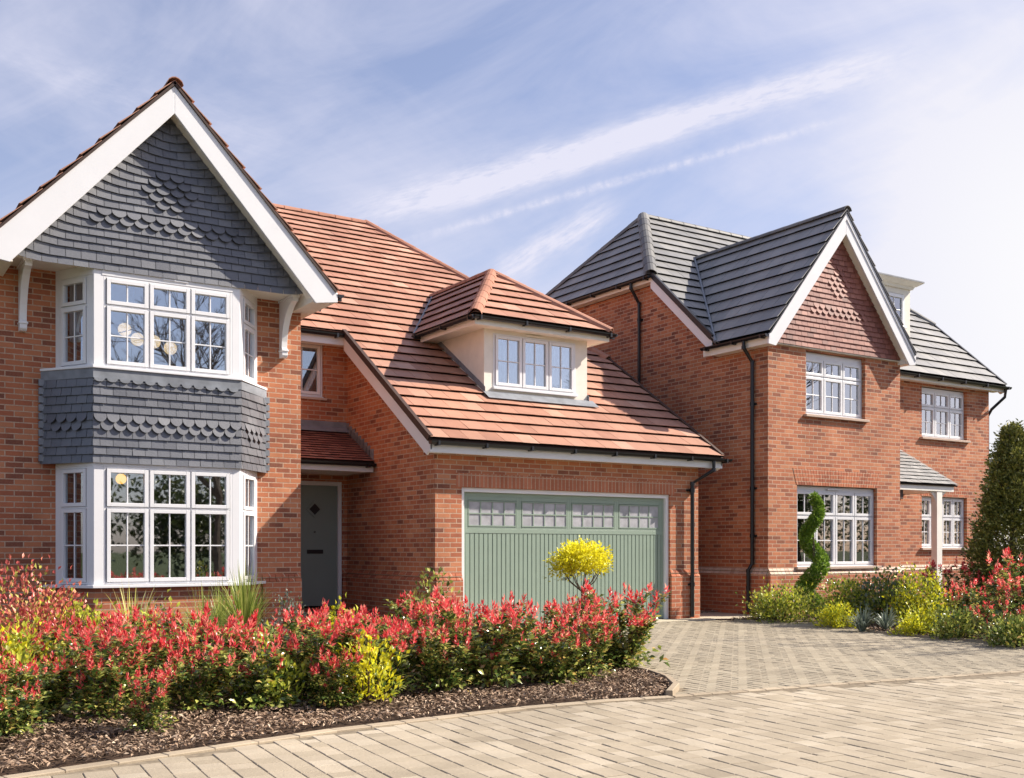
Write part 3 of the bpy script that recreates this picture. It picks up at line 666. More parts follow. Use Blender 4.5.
# --- recess: landing window, front door, canopy
window(h1, (WX1+.52, RY+.07, 3.93), MX, .755, .93, 1, None, curtain=[(.0, .75, 'curtain_grey')])
mb = MB(); mb.box(WX1+.50, WX1+1.31, RY-.05, RY+.06, 3.86, 3.9); mb.build('stone_sill', M['stone'], h1, bevel=.006, split='prim')
df = MB(); df.box(6.72, 6.79, RY+.02, RY+.12, .22, 2.44); df.box(7.65, 7.72, RY+.02, RY+.12, .22, 2.44); df.box(6.79, 7.65, RY+.02, RY+.12, 2.37, 2.44)
door = MB(); door.box(6.792, 7.648, RY+.06, RY+.11, .25, 2.368)
fd = door.build('front_door', M['door_grey'], h1, bevel=.003)
df.build('frame', M['white'], fd, bevel=.004)
mb = MB(); cx_, cz_ = 7.22, 1.95
dia = lambda r_, y: [(cx_-r_, y, cz_), (cx_, y, cz_-r_), (cx_+r_, y, cz_), (cx_, y, cz_+r_)]
mb.prism(dia(.155, RY+.045), (0, .02, 0)); mb.build('moulding', M['door_grey'], fd, bevel=.004)
mb = MB(); mb.prism(dia(.10, RY+.040), (0, .02, 0)); mb.build('door_pane', M['black'], fd)
mb = MB(); mb.box(7.08, 7.38, RY+.045, RY+.07, 1.17, 1.24); mb.build('letter_slot', M['black'], fd, bevel=.003)
mb = MB(); mb.tube([(7.22, RY+.03, 1.55), (7.22, RY+.06, 1.55)], .012, 8); mb.build('door_viewer', M['chrome'], fd)
mb = MB(); mb.box(6.5, GX0-.02, RY-.45, RY+.02, -.02, .13); mb.box(6.7, 7.74, RY-.03, RY+.1, .13, .22); mb.build('doorstep', M['plinthbrick'], h1, bevel=.006, split='prim')
CY, CZ = 16.30, 2.72; SC = (3.34-CZ)/(RY-CY)
mb = MB(); vd = V3((0, 1, SC)).normalized()
roof_plane(mb, (WX1, CY, CZ), MX, vd, [(WX1+.01, CY, CZ), (GX0-.01, CY, CZ), (GX0-.01, RY-.01, 3.335), (WX1+.01, RY-.01, 3.335)], .165, .10, th=.02, slab=.011, seed=31, jit=.003)
can = mb.build('door_canopy', [M['plain_tile'], M['brown_verge']], h1)
mb = MB(); mb.box(WX1+.01, GX0-.01, CY+.04, CY+.065, 2.55, 2.69); mb.build('fascia', M['white'], can, bevel=.004, split='prim')
mb = MB(); mb.box(WX1+.01, GX0-.01, CY+.065, RY, 2.56, 2.575); mb.build('soffit', M['cream'], can, split='prim')
gutter(can, (WX1+.02, CY-.03, 2.69), (GX0-.02, CY-.03, 2.69), (0, -1, 0))
mb = MB(); mb.prism([(WX1+.01, RY-.14, CZ+SC*(RY-.14-CY)+.045), (GX0-.01, RY-.14, CZ+SC*(RY-.14-CY)+.045), (GX0-.01, RY-.005, 3.40), (WX1+.01, RY-.005, 3.40)], (0, 0, .012))
mb.box(WX1+.01, GX0-.01, RY-.012, RY-.003, 3.38, 3.50)
for i in range(9):
    y = CY+.05+i*.125; z = CZ+SC*(y-CY)+.03; mb.box(GX0-.014, GX0-.003, y, y+.16, z-.02, z+.17)
mb.build('lead_flashing', M['lead'], h1)
# --- garage door
gd = MB(); gx0, gx1 = GX0+.54, GX0+4.65; yd = GY+.115
gd.box(gx0, gx1, yd, yd+.03, .03, 2.14)
nb = 48; bw = (gx1-gx0-.10)/nb
for i in range(nb):
    a = gx0+.05+i*bw; gd.box(a+.007, a+bw-.007, yd-.014, yd-.001, .08, 1.50)
gd.box(gx0, gx0+.05, yd-.02, yd-.001, .03, 2.14); gd.box(gx1-.05, gx1, yd-.02, yd-.001, .03, 2.14)
for z0, z1 in ((.03, .08), (1.50, 1.57), (2.08, 2.14)): gd.box(gx0+.05, gx1-.05, yd-.02, yd-.001, z0, z1)
pw = (gx1-gx0-.10)/4
for i in range(4):
    a = gx0+.05+i*pw
    gd.box(a, a+.045, yd-.018, yd-.001, 1.57, 2.08); gd.box(a+pw-.045, a+pw, yd-.018, yd-.001, 1.57, 2.08)
    for z0, z1 in ((1.57, 1.60), (2.02, 2.08)): gd.box(a+.045, a+pw-.045, yd-.018, yd-.001, z0, z1)
gdo = gd.build('garage_door', M['garage_green'], h1, bevel=.003)
for i in range(4):
    a = gx0+.05+i*pw+.06; b = a+pw-.12
    mb = MB(); mb.box(a, b, yd-.012, yd-.002, 1.615, 2.005); mb.build('window_pane', M['frost'], gdo)
    mb = MB()
    for k in range(5): x = a+(b-a)*k/4; mb.box(x-.009, x+.009, yd-.022, yd-.0125, 1.615, 2.005)
    for z in (1.615, 1.81, 2.005): mb.box(a-.009, b+.009, yd-.024, yd-.0135, z-.009, z+.009)
    mb.build('glazing_bars', M['garage_green'], gdo)
mb = MB(); xh = (gx0+gx1)/2+.05; mb.box(xh-.03, xh+.03, yd-.035, yd-.015, .80, .92); mb.tube([(xh, yd-.03, .88), (xh, yd-.07, .88)], .01, 8); mb.box(xh-.05, xh+.05, yd-.08, yd-.062, .872, .888); mb.build('handle', M['black'], gdo)
mb = MB(); mb.box(GX0+.47, gx0-.003, GY+.04, GY+.13, .0, 2.21); mb.box(gx1+.003, GX0+4.72, GY+.04, GY+.13, 0, 2.21); mb.box(gx0-.003, gx1+.003, GY+.04, GY+.13, 2.143, 2.21); mb.build('frame', M['white'], gdo, bevel=.004)
# --- dormer
DY, DX0, DX1 = 15.42, 9.43, 11.62
DGX0, DGX1, DGY, DEZ, DRX, DRY, DRZ = 9.06, 11.95, 15.12, 5.16, 10.51, 16.92, 6.45
dm = MB()
Z0 = zr(DY)-.05
dm_t = 5.02
for (u0, u1, z0, z1) in ((DX0, 9.61, Z0, dm_t), (11.35, DX1, Z0, dm_t), (9.61, 11.35, Z0, 4.03), (9.61, 11.35, 4.95, dm_t)):
    dm.face([(u0, DY, z0), (u1, DY, z0), (u1, DY, z1), (u0, DY, z1)])
for a, b in (((9.61, DY), (9.61, DY+.1)), ((11.35, DY+.1), (11.35, DY))): dm.face([(*a, 4.03), (*b, 4.03), (*b, 4.95), (*a, 4.95)])
yb_ = yr_(dm_t)+.1
dm.face([(DX0, yb_, dm_t), (DX0, DY, Z0), (DX0, DY, dm_t)]); dm.face([(DX1, DY, Z0), (DX1, yb_, dm_t), (DX1, DY, dm_t)])
dmo = dm.build('dormer', M['render'], h1)
window(dmo, (9.61, DY-.012, 4.03), MX, 1.74, .92, 3, None, glass='glass_up', curtain=[(.0, 1.74, 'curtain_grey')])
mb = MB(); mb.box(DGX0+.04, DGX1-.04, DGY+.05, yr_(5.0)+.1, 5.015, 5.03); mb.build('soffit', M['cream'], dmo, split='prim')
mb = MB(); mb.box(DGX0+.03, DGX1-.03, DGY+.03, DGY+.05, 5.0, 5.13); mb.box(DGX0+.03, DGX0+.05, DGY+.05, yr_(5.02), 5.0, 5.13); mb.box(DGX1-.05, DGX1-.03, DGY+.05, yr_(5.02), 5.0, 5.13)
mb.box(10.28, 10.62, DY-.03, DY-.002, 4.965, 4.985); mb.build('fascia', M['cream'], dmo, split='prim')
mb = MB(); yv = yr_(DEZ); yv2 = yr_(DRZ)
L3 = lambda *p: [V3(q) for q in p]
roof_plane(mb, (DGX0, DGY, DEZ), MX, V3((0, DRY-DGY, DRZ-DEZ)), L3((DGX0, DGY, DEZ), (DGX1, DGY, DEZ), (DRX, DRY, DRZ)), .33, .33, th=.04, seed=41, slab=.018)
roof_plane(mb, (DGX0, DGY, DEZ), -MY, V3((DRX-DGX0, 0, DRZ-DEZ)), L3((DGX0, yv, DEZ), (DGX0, DGY, DEZ), (DRX, DRY, DRZ), (DRX, yv2, DRZ)), .33, .33, th=.04, seed=42, slab=.018)
roof_plane(mb, (DGX1, DGY, DEZ), MY, V3((DRX-DGX1, 0, DRZ-DEZ)), L3((DGX1, DGY, DEZ), (DGX1, yv, DEZ), (DRX, yv2, DRZ), (DRX, DRY, DRZ)), .33, .33, th=.04, seed=43, slab=.018)
drf = mb.build('roof', mats, dmo)
ridge_line((DGX0, DGY, DEZ+.03), (DRX, DRY, DRZ), M['orange_ridge'], drf, 'hip_tiles'); ridge_line((DGX1, DGY, DEZ+.03), (DRX, DRY, DRZ), M['orange_ridge'], drf, 'hip_tiles')
ridge_line((DRX, DRY, DRZ), (DRX, yv2, DRZ), M['orange_ridge'], drf)
gutter(dmo, (DGX0-.04, DGY-.04, 5.13), (DGX1+.04, DGY-.04, 5.13), (0, -1, 0)); gutter(dmo, (DGX0-.04, yv-.1, 5.13), (DGX0-.04, DGY-.06, 5.13), (-1, 0, 0)); gutter(dmo, (DGX1+.04, DGY-.06, 5.13), (DGX1+.04, yv-.1, 5.13), (1, 0, 0))
mb = MB(); nrm = V3((0, -S1, 1)).normalized()
mb.prism([V3(P1(DX0-.04, DY-.20))+nrm*.05, V3(P1(DX1+.10, DY-.20))+nrm*.05, V3(P1(DX1+.10, DY))+nrm*.05, V3(P1(DX0-.04, DY))+nrm*.05], nrm*.008)
mb.box(DX0-.01, DX1+.01, DY-.014, DY-.002, zr(DY)+.03, zr(DY)+.16) if False else None
for x, sg in ((DX0-.006, -1), (DX1+.006, 1)):
    mb.prism([V3((x, DY-.05, zr(DY)+.02)), V3((x, yb_, zr(yb_)+.02)), V3((x, yb_, zr(yb_)+.12)), V3((x, DY-.05, zr(DY)+.12))], (sg*.006, 0, 0))
for x0_, x1_ in ((DGX0, DRX), (DGX1, DRX)):      # valley troughs
    a = V3((x0_, yv, DEZ)); b = V3((x1_, yv2, DRZ)); mb.tube([a+nrm*.03, b+nrm*.03], .028, 6)
mb.build('lead_flashing', M['lead'], dmo)

# ================================================================== HOUSE WITH GREY ROOF
h2 = thing('detached_house', 'red brick house with grey tiled roof and a red clay tile-hung gable, beyond the driveway', 'house', (18.5, 17.5, 0)); WORLDROOT.add(h2.name)
X0, FY2, MY2, X1 = 14.84, 14.07, 15.40, 23.85
WR = 18.70; W2C = 16.74
E2Y, E2Z, S2 = 15.15, 5.23, .90
z2 = lambda y: E2Z + S2*(y-E2Y); y2 = lambda z: E2Y + (z-E2Z)/S2
VL, VR, HFZ = 14.60, 24.20, 7.03
HFY = y2(HFZ); R2Z = 9.21; R2Y = y2(R2Z); RL, RR_ = 16.43, 22.4; B2Y = 2*R2Y-HFY
mb = MB()
wall(mb, (X0, FY2, 0), MX, WR-X0, -.1, 5.22, [(15.62-X0, 17.97-X0, .91, 2.48), (15.87-X0, 17.60-X0, 3.86, 5.08)], .10)
wall(mb, (WR, FY2, 0), MY, MY2-FY2, -.1, 5.2)
wall(mb, (WR, MY2, 0), MX, X1-WR, -.1, 5.14, [(21.25-WR, 22.97-WR, 1.28, 2.47), (21.25-WR, 22.97-WR, 3.84, 5.02)], .10)
mb.face([(X0, 24, -.1), (X0, FY2, -.1), (X0, FY2, 5.22), (X0, 15.45, 5.25), (X0, HFY, HFZ-.15), (X0, 24, HFZ-.15)])
mb.face([(X1, MY2, -.1), (X1, 24, -.1), (X1, 24, HFZ-.15), (X1, HFY, HFZ-.15), (X1, MY2, 5.14)])
wall(mb, (X1, 24, 0), -MX, X1-X0, -.1, HFZ-.15)
mb.build('wall', M['brick'], h2)
mb = MB()
def flat_arch(xa, xb, z0, z1, y):
    n = round((xb-xa)/.075); mb.cut()
    for i in range(n):
        t0, t1 = i/n, (i+1)/n; sp_ = .10
        f0 = lambda t: xa+(xb-xa)*t; f1 = lambda t: xa-sp_+(xb-xa+2*sp_)*t
        mb.prism([(f0(t0)+.004, y-.006, z0), (f0(t1)-.004, y-.006, z0), (f1(t1)-.004, y-.006, z1), (f1(t0)+.004, y-.006, z1)], (0, .05, 0))
flat_arch(15.60, 17.99, 2.485, 2.80, FY2); flat_arch(21.23, 22.99, 2.475, 2.75, MY2)
mb.build('brick_arch', M['plinthbrick'], h2, split='cut')
plinth(h2, [((X0, 21, 0), (X0, FY2, 0)), ((X0, FY2, 0), (WR, FY2, 0)), ((WR, FY2, 0), (WR, MY2, 0)), ((WR, MY2, 0), (X1, MY2, 0))], .77)
cw = lambda W, n: [(W*i/n+.06, W*(i+1)/n-.10, 'curtain') for i in range(n)]
window(h2, (15.62, FY2+.085, .92), MX, 2.35, 1.55, 4, .98, head=.07, curtain=[(.0, .25, 'curtain_grey'), (2.0, 2.25, 'curtain_grey')])
window(h2, (15.87, FY2+.085, 3.875), MX, 1.73, 1.20, 3, .74, head=.10, curtain=cw(1.73, 3), glass='glass_up')
window(h2, (21.25, MY2+.085, 1.29), MX, 1.72, 1.17, 4, .70, curtain=cw(1.72, 4))
window(h2, (21.25, MY2+.085, 3.855), MX, 1.72, 1.15, 3, .70, head=.06, curtain=cw(1.72, 3), glass='glass_up')
mb = MB()
for a, b, y, z in ((15.56, 18.03, FY2, .86), (15.81, 17.66, FY2, 3.80), (21.19, 23.03, MY2, 1.23), (21.19, 23.03, MY2, 3.79)): mb.box(a, b, y-.07, y+.09, z, z+.052)
mb.build('stone_sill', M['stone'], h2, bevel=.006, split='prim')
mb = MB(); mb.box(16.55, 16.92, FY2+.05, FY2+.075, 2.41, 2.44); mb.build('trickle_vent', M['white'], h2)
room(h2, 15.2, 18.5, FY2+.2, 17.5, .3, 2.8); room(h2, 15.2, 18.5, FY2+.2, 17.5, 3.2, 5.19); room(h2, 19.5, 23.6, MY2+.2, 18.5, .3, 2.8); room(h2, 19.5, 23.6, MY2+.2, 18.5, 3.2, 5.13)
# roofs
P2 = lambda x, y: (x, y, z2(y)); Vd2 = V3((0, 1, S2)).normalized(); gm = [M['grey_tile'], M['black']]
mb = MB()
roof_plane(mb, P2(VL, E2Y), MX, Vd2, [P2(VL, E2Y), P2(VR, E2Y), P2(VR, HFY), P2(RR_, R2Y), P2(RL, R2Y), P2(VL, HFY)], .33, .345, th=.040, seed=51, slab=.018)
roof_plane(mb, (VL, HFY, HFZ), -MY, V3((RL-VL, 0, R2Z-HFZ)), L3((VL, B2Y, HFZ), (VL, HFY, HFZ), (RL, R2Y, R2Z)), .33, .345, th=.04, seed=52, slab=.018)
roof_plane(mb, (VR, HFY, HFZ), MY, V3((RR_-VR, 0, R2Z-HFZ)), L3((VR, HFY, HFZ), (VR, B2Y, HFZ), (RR_, R2Y, R2Z)), .33, .345, th=.04, seed=53, slab=.018)
roof_plane(mb, (VR, B2Y, HFZ), -MX, V3((0, R2Y-B2Y, R2Z-HFZ)), L3((VR, B2Y, HFZ), (VL, B2Y, HFZ), (RL, R2Y, R2Z), (RR_, R2Y, R2Z)), .33, .345, th=.04, seed=54, slab=.018)
r2 = mb.build('roof', gm, h2)
ridge_line((RL, R2Y, R2Z), (RR_, R2Y, R2Z), M['grey_ridge'], r2)
ridge_line((VL, HFY, HFZ+.04), (RL, R2Y, R2Z+.02), M['grey_ridge'], r2, 'hip_tiles', r=.14)
ridge_line((VL, B2Y, HFZ+.02), (RL, R2Y, R2Z), M['grey_ridge'], r2, 'hip_tiles'); ridge_line((VR, HFY, HFZ+.03), (RR_, R2Y, R2Z), M['grey_ridge'], r2, 'hip_tiles')
W2Z, W2E, W2F, EXR = 7.88, 5.26, 13.80, 18.88
mb = MB(); W2V = y2(W2Z)
roof_plane(mb, (EXR, W2F, W2E), MY, V3((W2C-EXR, 0, W2Z-W2E)), L3((EXR, W2F, W2E), (EXR, y2(W2E), W2E), (W2C, W2V, W2Z), (W2C, W2F, W2Z)), .33, .345, th=.04, seed=55, slab=.018)
roof_plane(mb, (VL, W2F, W2E), -MY, V3((W2C-VL, 0, W2Z-W2E)), L3((VL, y2(W2E)+.05, W2E), (VL, W2F, W2E), (W2C, W2F, W2Z), (W2C, W2V, W2Z)), .33, .345, th=.04, seed=56, slab=.018)
r2b = mb.build('roof', gm, h2)
ridge_line((W2C, W2F-.02, W2Z+.01), (W2C, W2V, W2Z+.01), M['grey_ridge'], r2b, r=.1)
mb = MB(); nl = V3((-(W2Z-W2E), 0, (W2C-VL))).normalized(); mb.tube([V3((VL, y2(W2E), W2E))+nl*.05, V3((W2C, W2V, W2Z))+nl*.05], .03, 6); mb.tube([V3((EXR, y2(W2E), W2E+.05)), V3((W2C, W2V, W2Z+.05))], .03, 6)
mb.build('valley_trough', M['lead'], r2b)
mb = MB()
for s_ in (1, -1):
    X = lambda dx: W2C + s_*dx
    pts = [(X(0), 13.83, 7.80), (X(2.14), 13.83, 5.20), (X(2.14), 13.83, 5.04), (X(1.95), 13.83, 5.02), (X(0), 13.83, 7.40)]
    mb.prism(pts if s_ > 0 else pts[::-1], (0, .04, 0))
    pts = [(X(0), 13.815, 7.81), (X(2.14), 13.815, 5.21), (X(2.14), 13.815, 5.11), (X(0), 13.815, 7.68)]
    mb.prism(pts if s_ > 0 else pts[::-1], (0, .015, 0))
mb.build('bargeboard', M['white'], h2, bevel=.005, split='prim')
mb = MB()
for s_ in (1, -1):
    X = lambda dx: W2C + s_*dx
    mb.prism([(X(0), 13.87, 7.42), (X(1.97), 13.87, 5.05), (X(1.97), 14.05, 5.05), (X(0), 14.05, 7.42)], (0, 0, .02))
    mb.prism([(X(1.88), 13.872, 5.05), (X(2.12), 13.872, 5.05), (X(2.12), 13.872, 5.19), (X(1.88), 13.872, 5.19)], (0, 1.5, 0))
mb.box(X0-.0, WR+.0, 14.015, FY2+.01, 5.11, 5.13)
mb.box(X0-.2, X0+.02, HFY, B2Y, HFZ-.13, HFZ-.115); mb.box(WR, X1+.2, E2Y+.06, MY2+.02, 5.08, 5.095)
mb.box(X1, X1+.2, HFY, B2Y, HFZ-.13, HFZ-.115)
mb.build('soffit', M['cream'], h2, split='prim')
mb = MB(); mb.box(WR, VR-.01, E2Y+.03, E2Y+.055, 5.07, 5.20); mb.box(VL+.03, VL+.05, HFY, B2Y, HFZ-.14, HFZ-.03); mb.box(VL+.03, VL+.05, 13.9, 15.6, 5.06, 5.22); mb.box(VR-.05, VR-.03, HFY, B2Y, HFZ-.14, HFZ-.03)
mb.build('fascia', M['cream'], h2, bevel=.004, split='prim')
verge(h2, VL+.02, E2Y+.2, HFY+.05, z2, S2, -1, mcap='black', depth=.20); verge(h2, VR-.02, E2Y+.02, HFY, z2, S2, 1, mcap='black', depth=.20)
gutter(h2, (WR+.12, E2Y-.045, 5.19), (VR+.06, E2Y-.045, 5.19), (0, -1, 0))
gutter(h2, (VL-.045, 15.55, 5.215), (VL-.045, W2F+.03, 5.215), (-1, 0, 0)); gutter(h2, (EXR+.045, W2F+.03, 5.215), (EXR+.045, 15.1, 5.215), (1, 0, 0))
gutter(h2, (VL-.045, B2Y, HFZ-.03), (VL-.045, HFY, HFZ-.03), (-1, 0, 0))
downpipe(h2, [(VL-.045, 14.42, 5.17), (VL-.045, 14.42, 5.05), (X0-.06, 14.42, 4.80), (X0-.06, 14.42, .98), (X0-.115, 14.47, .84), (X0-.115, 14.47, .05)], [(X0-.06, 14.42, 4.0), (X0-.06, 14.42, 2.4), (X0-.06, 14.42, 1.5)], (-1, 0, 0))
downpipe(h2, [(VL-.045, 17.75, 6.98), (VL-.045, 17.75, 6.86), (X0-.06, 17.75, 6.55), (X0-.06, 17.75, .05)], [(X0-.06, 17.75, 6.2), (X0-.06, 17.75, 4.6)], (-1, 0, 0))
mb = MB(); mb.tube([(24.12, E2Y-.03, 5.15), (24.12, E2Y, 4.95), (23.93, MY2-.02, 4.66), (23.93, MY2+.08, 4.5), (23.93, MY2+.08, .1)], .035, 8); mb.build('downpipe', M['black'], h2)
# tile-hung gable
mb = MB(); ap2, b2_ = 7.46, 5.13; k2 = 2.0/(ap2-b2_)
def warp2(a, b):
    dd = (ap2-b)*k2-abs(a); return .05*max(0, 1-dd/.3)**1.4
def club2(k, a):
    z = k*.1
    if 5.75 < z+.05 < 5.98: return abs(a) < .82
    q = round((z+.05-6.50)/.1)
    return abs(q) <= 2 and abs(a) < (3-abs(q))*.0825+.01
tiles(mb, (W2C, FY2-.06, 0), MX, MZ, [(-2.0, b2_), (2.0, b2_), (0, ap2)], .165, .1, th=.021, slab=.010, seed=61, club_up=.006, club=club2, warp=warp2, v0off=.03, under=.008, jit=.002, gap=.006)
mb.prism([(W2C-1.95, FY2-.05, 5.14), (W2C+1.95, FY2-.05, 5.14), (W2C, FY2-.05, 7.42)], (0, .03, 0))
mb.build('tile_gable', M['clay'], h2)
# porch canopy
PYf, PZf, PX1 = 14.10, 2.64, 20.72; SP = (3.50-PZf)/(MY2-PYf)
mb = MB()
roof_plane(mb, (WR, PYf, PZf), MX, V3((0, 1, SP)), L3((WR+.01, PYf, PZf), (PX1, PYf, PZf), (PX1-.25, MY2-.01, 3.49), (WR+.01, MY2-.01, 3.49)), .25, .16, th=.022, slab=.012, seed=71)
mb.prism([(PX1, PYf+.02, PZf), (PX1, MY2, PZf), (PX1-.27, MY2, 3.47)], (-.03, 0, 0), 0)
po = mb.build('porch_roof', [M['porch_slate'], M['black']], h2)
mb = MB(); mb.box(WR+.005, PX1-.08, PYf+.05, PYf+.09, 2.49, 2.62); mb.box(PX1-.12, PX1-.08, PYf+.09, MY2, 2.49, 2.62); mb.box(WR+.01, PX1-.12, PYf+.09, MY2, 2.50, 2.515); mb.build('fascia', M['cream'], po, bevel=.005, split='prim')
mb = MB(); px_ = 20.15; mb.box(px_-.09, px_+.09, PYf+.06, PYf+.20, .1, 2.495); mb.box(px_-.11, px_+.11, PYf+.04, PYf+.22, .1, .25)
for sx in (-1, 1):
    pts = [(px_+sx*(.07+.30*(1-math.cos(a))), PYf+.10, 2.49-.34*(1-math.sin(a))) for a in (math.pi/2*q/6 for q in range(7))]
    pl = pts + [(px_+sx*.37, PYf+.10, 2.493), (px_+sx*.07, PYf+.10, 2.493)]
    mb.prism(pl, (0, .06, 0))
mb.build('porch_post', M['cream'], po, bevel=.005)
mb = MB(); mb.box(WR+.004, WR+.30, FY2+.15, MY2-.02, 2.30, 2.49); mb.build('porch_beam', M['brown_verge'], po)
# far dormer with flat leaded roof, half hidden by the gable
mb = MB(); qx0, qx1, qy = 20.0, 21.5, 15.9; qb = z2(qy)-.05; qt = 7.35; qyb = y2(qt)
mb.box(qx0, 20.55, qy, qyb, qb, qt); mb.box(21.28, qx1, qy, qyb, qb, qt); mb.box(20.55, 21.28, qy, qyb, qb, 6.45); mb.box(20.55, 21.28, qy+.12, qyb, 6.45, qt); mb.box(20.55, 21.28, qy, qy+.12, 7.22, qt)
dm2 = mb.build('dormer', M['render'], h2)
window(dm2, (20.55, qy-.01, 6.47), MX, .73, .74, 1, None)
mb = MB()
def slabp(x0, x1, y0, y1, z0, z1, tx): mb.solid([(x0,y0,z0),(x1,y0,z0),(x1,y1,z0),(x0,y1,z0),(x0-tx,y0-tx,z1),(x1+tx,y0-tx,z1),(x1+tx,y1,z1),(x0-tx,y1,z1)], [(3,2,1,0),(4,5,6,7),(0,1,5,4),(1,2,6,5),(2,3,7,6),(3,0,4,7)])
slabp(qx0-.04, qx1+.04, qy-.04, y2(7.5), 7.352, 7.42, .04); slabp(qx0-.10, qx1+.10, qy-.10, y2(7.6), 7.42, 7.50, .13); mb.build('cornice', M['cream'], dm2)
mb = MB(); mb.prism([(qx0-.23, qy-.23, 7.505), (qx1+.23, qy-.23, 7.505), (qx1+.1, y2(7.7), 7.63), (qx0-.1, y2(7.7), 7.63)], (0, 0, .03)); mb.build('roof', M['lead'], dm2)


# pendant lamp, and a globe imitating a reflection, seen through the bay glass
def pendant(name, label, x, y, z, balls, m, r):
    t = thing(name, label, 'lamp', (x, y, z))
    mb = MB(); mb.tube([(0, 0, 0), (0, 0, .75)], .008, 6)
    for b in balls: mb.tube([(0, 0, .1), b], .006, 5)
    mb.build('stem', M['chrome'], t)
    for b in balls:
        g = MB(); n = 14; rings = []
        for i in range(1, 8):
            a = math.pi*i/8; rings.append([(b[0]+r*math.sin(a)*math.cos(2*math.pi*k/n), b[1]+r*math.sin(a)*math.sin(2*math.pi*k/n), b[2]+r*math.cos(a)) for k in range(n)])
        vs = [q for rg in rings for q in rg]; fs = [(i*n+k, (i+1)*n+k, (i+1)*n+(k+1) % n, i*n+(k+1) % n) for i in range(6) for k in range(n)] + [tuple(range(n)), tuple(range(6*n, 7*n))[::-1]]
        g.solid(vs, fs); g.build('globe', M[m], t, smooth=True)
    return t
pendant('globe_pendant', 'pendant lamp with cream glass globes behind the upper bay window', 3.72, 15.7, 4.30, [(-.40, 0, -.05), (-.10, .1, .10), (.02, -.15, -.07), (.30, .05, -.04), (.52, 0, -.12)], 'lamp_lit', .095)
pendant('globe_pendant', 'round amber globe imitating a lamp reflection in the lower bay window', 3.48, 15.4, 2.23, [(0, 0, 0)], 'amber', .075)  # added glowing globe stands in for an amber reflection in the glass
# ================================================================== GROUND
g = MB(); g.face([(-400, -400, -.06), (600, -400, -.06), (600, 900, -.06), (-400, 900, -.06)]); struct(g.build('ground', M['grass_ground']))
KERB = [(-4.0, 5.30), (.81, 6.38), (2.93, 6.84), (4.59, 6.98), (5.45, 6.93), (6.03, 6.80), (6.42, 7.15), (6.72, 7.60), (6.93, 8.12), (7.25, 9.6), (7.6, 11.5), (7.75, 13.7)]
BOUND = [(6.03, 6.77), (7.0, 6.66), (7.97, 6.55), (9.1, 6.38), (10.24, 6.22), (12.2, 5.85), (15., 5.2), (20., 3.9)]
RBED = [(13.25, 13.35), (13.45, 12.85), (14.1, 12.55), (14.35, 12.15), (13.85, 11.2), (13.2, 10.45), (13.02, 9.2), (13.08, 7.8), (13.5, 6.6), (14.5, 5.6), (20, 4.2)]
def inside(x, y, poly):
    c = False; n = len(poly)
    for i in range(n):
        (x0, y0), (x1, y1) = poly[i], poly[(i+1) % n]
        if (y0 > y) != (y1 > y) and x < (x1-x0)*(y-y0)/(y1-y0)+x0: c = not c
    return c
def flat(name, poly, z, m, t=.02):
    mb = MB(); p = poly if area2(poly) > 0 else poly[::-1]
    mb.face([(x, y, z) for x, y in p]); return struct(mb.build(name, M[m]))
ROADP = [(-9, -4), (22, -4), (22, 3.4)] + BOUND[::-1][:-1] + [(6.03, 6.80)] + KERB[:5][::-1] + [(-9, 4.2)]
DRIVEP = BOUND[:6] + [(13.5, 6.4), (13.06, 7.8), (13.0, 9.2), (13.18, 10.45), (13.83, 11.2), (14.33, 12.15), (14.1, 12.53), (13.43, 12.83), (13.2, 13.78), (7.75, 13.78)] + KERB[5:11][::-1]
flat('road', ROADP, -.005, 'joint'); flat('driveway', DRIVEP, -.007, 'joint')
B1P = KERB + [(7.75, 14.3), (6.1, 14.3), (6.1, 16.0), (-4, 16.0)]
B2P = RBED + [(30, 4.2), (30, 16), (13.4, 16)]
flat('planting_bed', B1P, -.004, 'soil'); flat('planting_bed', B2P, -.002, 'soil')
flat('path', [(13.21, 13.9), (14.78, 13.5), (14.8, 15.6), (13.22, 15.6)], .004, 'slab')
flat('gravel_strip', [(13.22, 15.6), (14.8, 15.6), (14.8, 24), (13.22, 24)], .002, 'soil')
mb = MB(); mb.box(7.70, 13.25, 13.80, 14.36, -.03, .018); struct(mb.build('garage_apron', M['slab'], bevel=.006))
flat('path', [(6.1, 14.3), (7.75, 14.3), (7.75, 17.0), (6.1, 17.0)], .004, 'slab')
def sett(mb, cx, cy, ca, sa, l, w_, h, t_, bev=.010, z0=-.03):
    """one tumbled block: chamfered box, l along (ca,sa)"""
    P = lambda a, b, z: (cx+a*ca-b*sa, cy+a*sa+b*ca, z)
    a, b = l/2, w_/2; c_ = bev
    lo = [P(-a,-b,z0), P(a,-b,z0), P(a,b,z0), P(-a,b,z0)]; md = [P(-a,-b,h-c_*.8), P(a,-b,h-c_*.8), P(a,b,h-c_*.8), P(-a,b,h-c_*.8)]
    tp = [P(-a+c_,-b+c_,h), P(a-c_,-b+c_,h), P(a-c_,b-c_,h), P(-a+c_,b-c_,h)]
    mb.solid(lo+md+tp, [(8,9,10,11), (4,5,9,8), (5,6,10,9), (6,7,11,10), (7,4,8,11), (0,1,5,4), (1,2,6,5), (2,3,7,6), (3,0,4,7)], 0, t_)
r = random.Random(5); mb = MB(); ang = math.atan2(.996, .09); ca, sa = math.cos(ang), math.sin(ang)
row = 0; q = -13.0
ROADIN = [(-9, -4), (22, -4), (22, 3.2)] + [(x-.02, y-.13) for x, y in BOUND[::-1]] + [(x+.02, y-.14) for x, y in KERB[:5][::-1]] + [(-9, 4.0)]
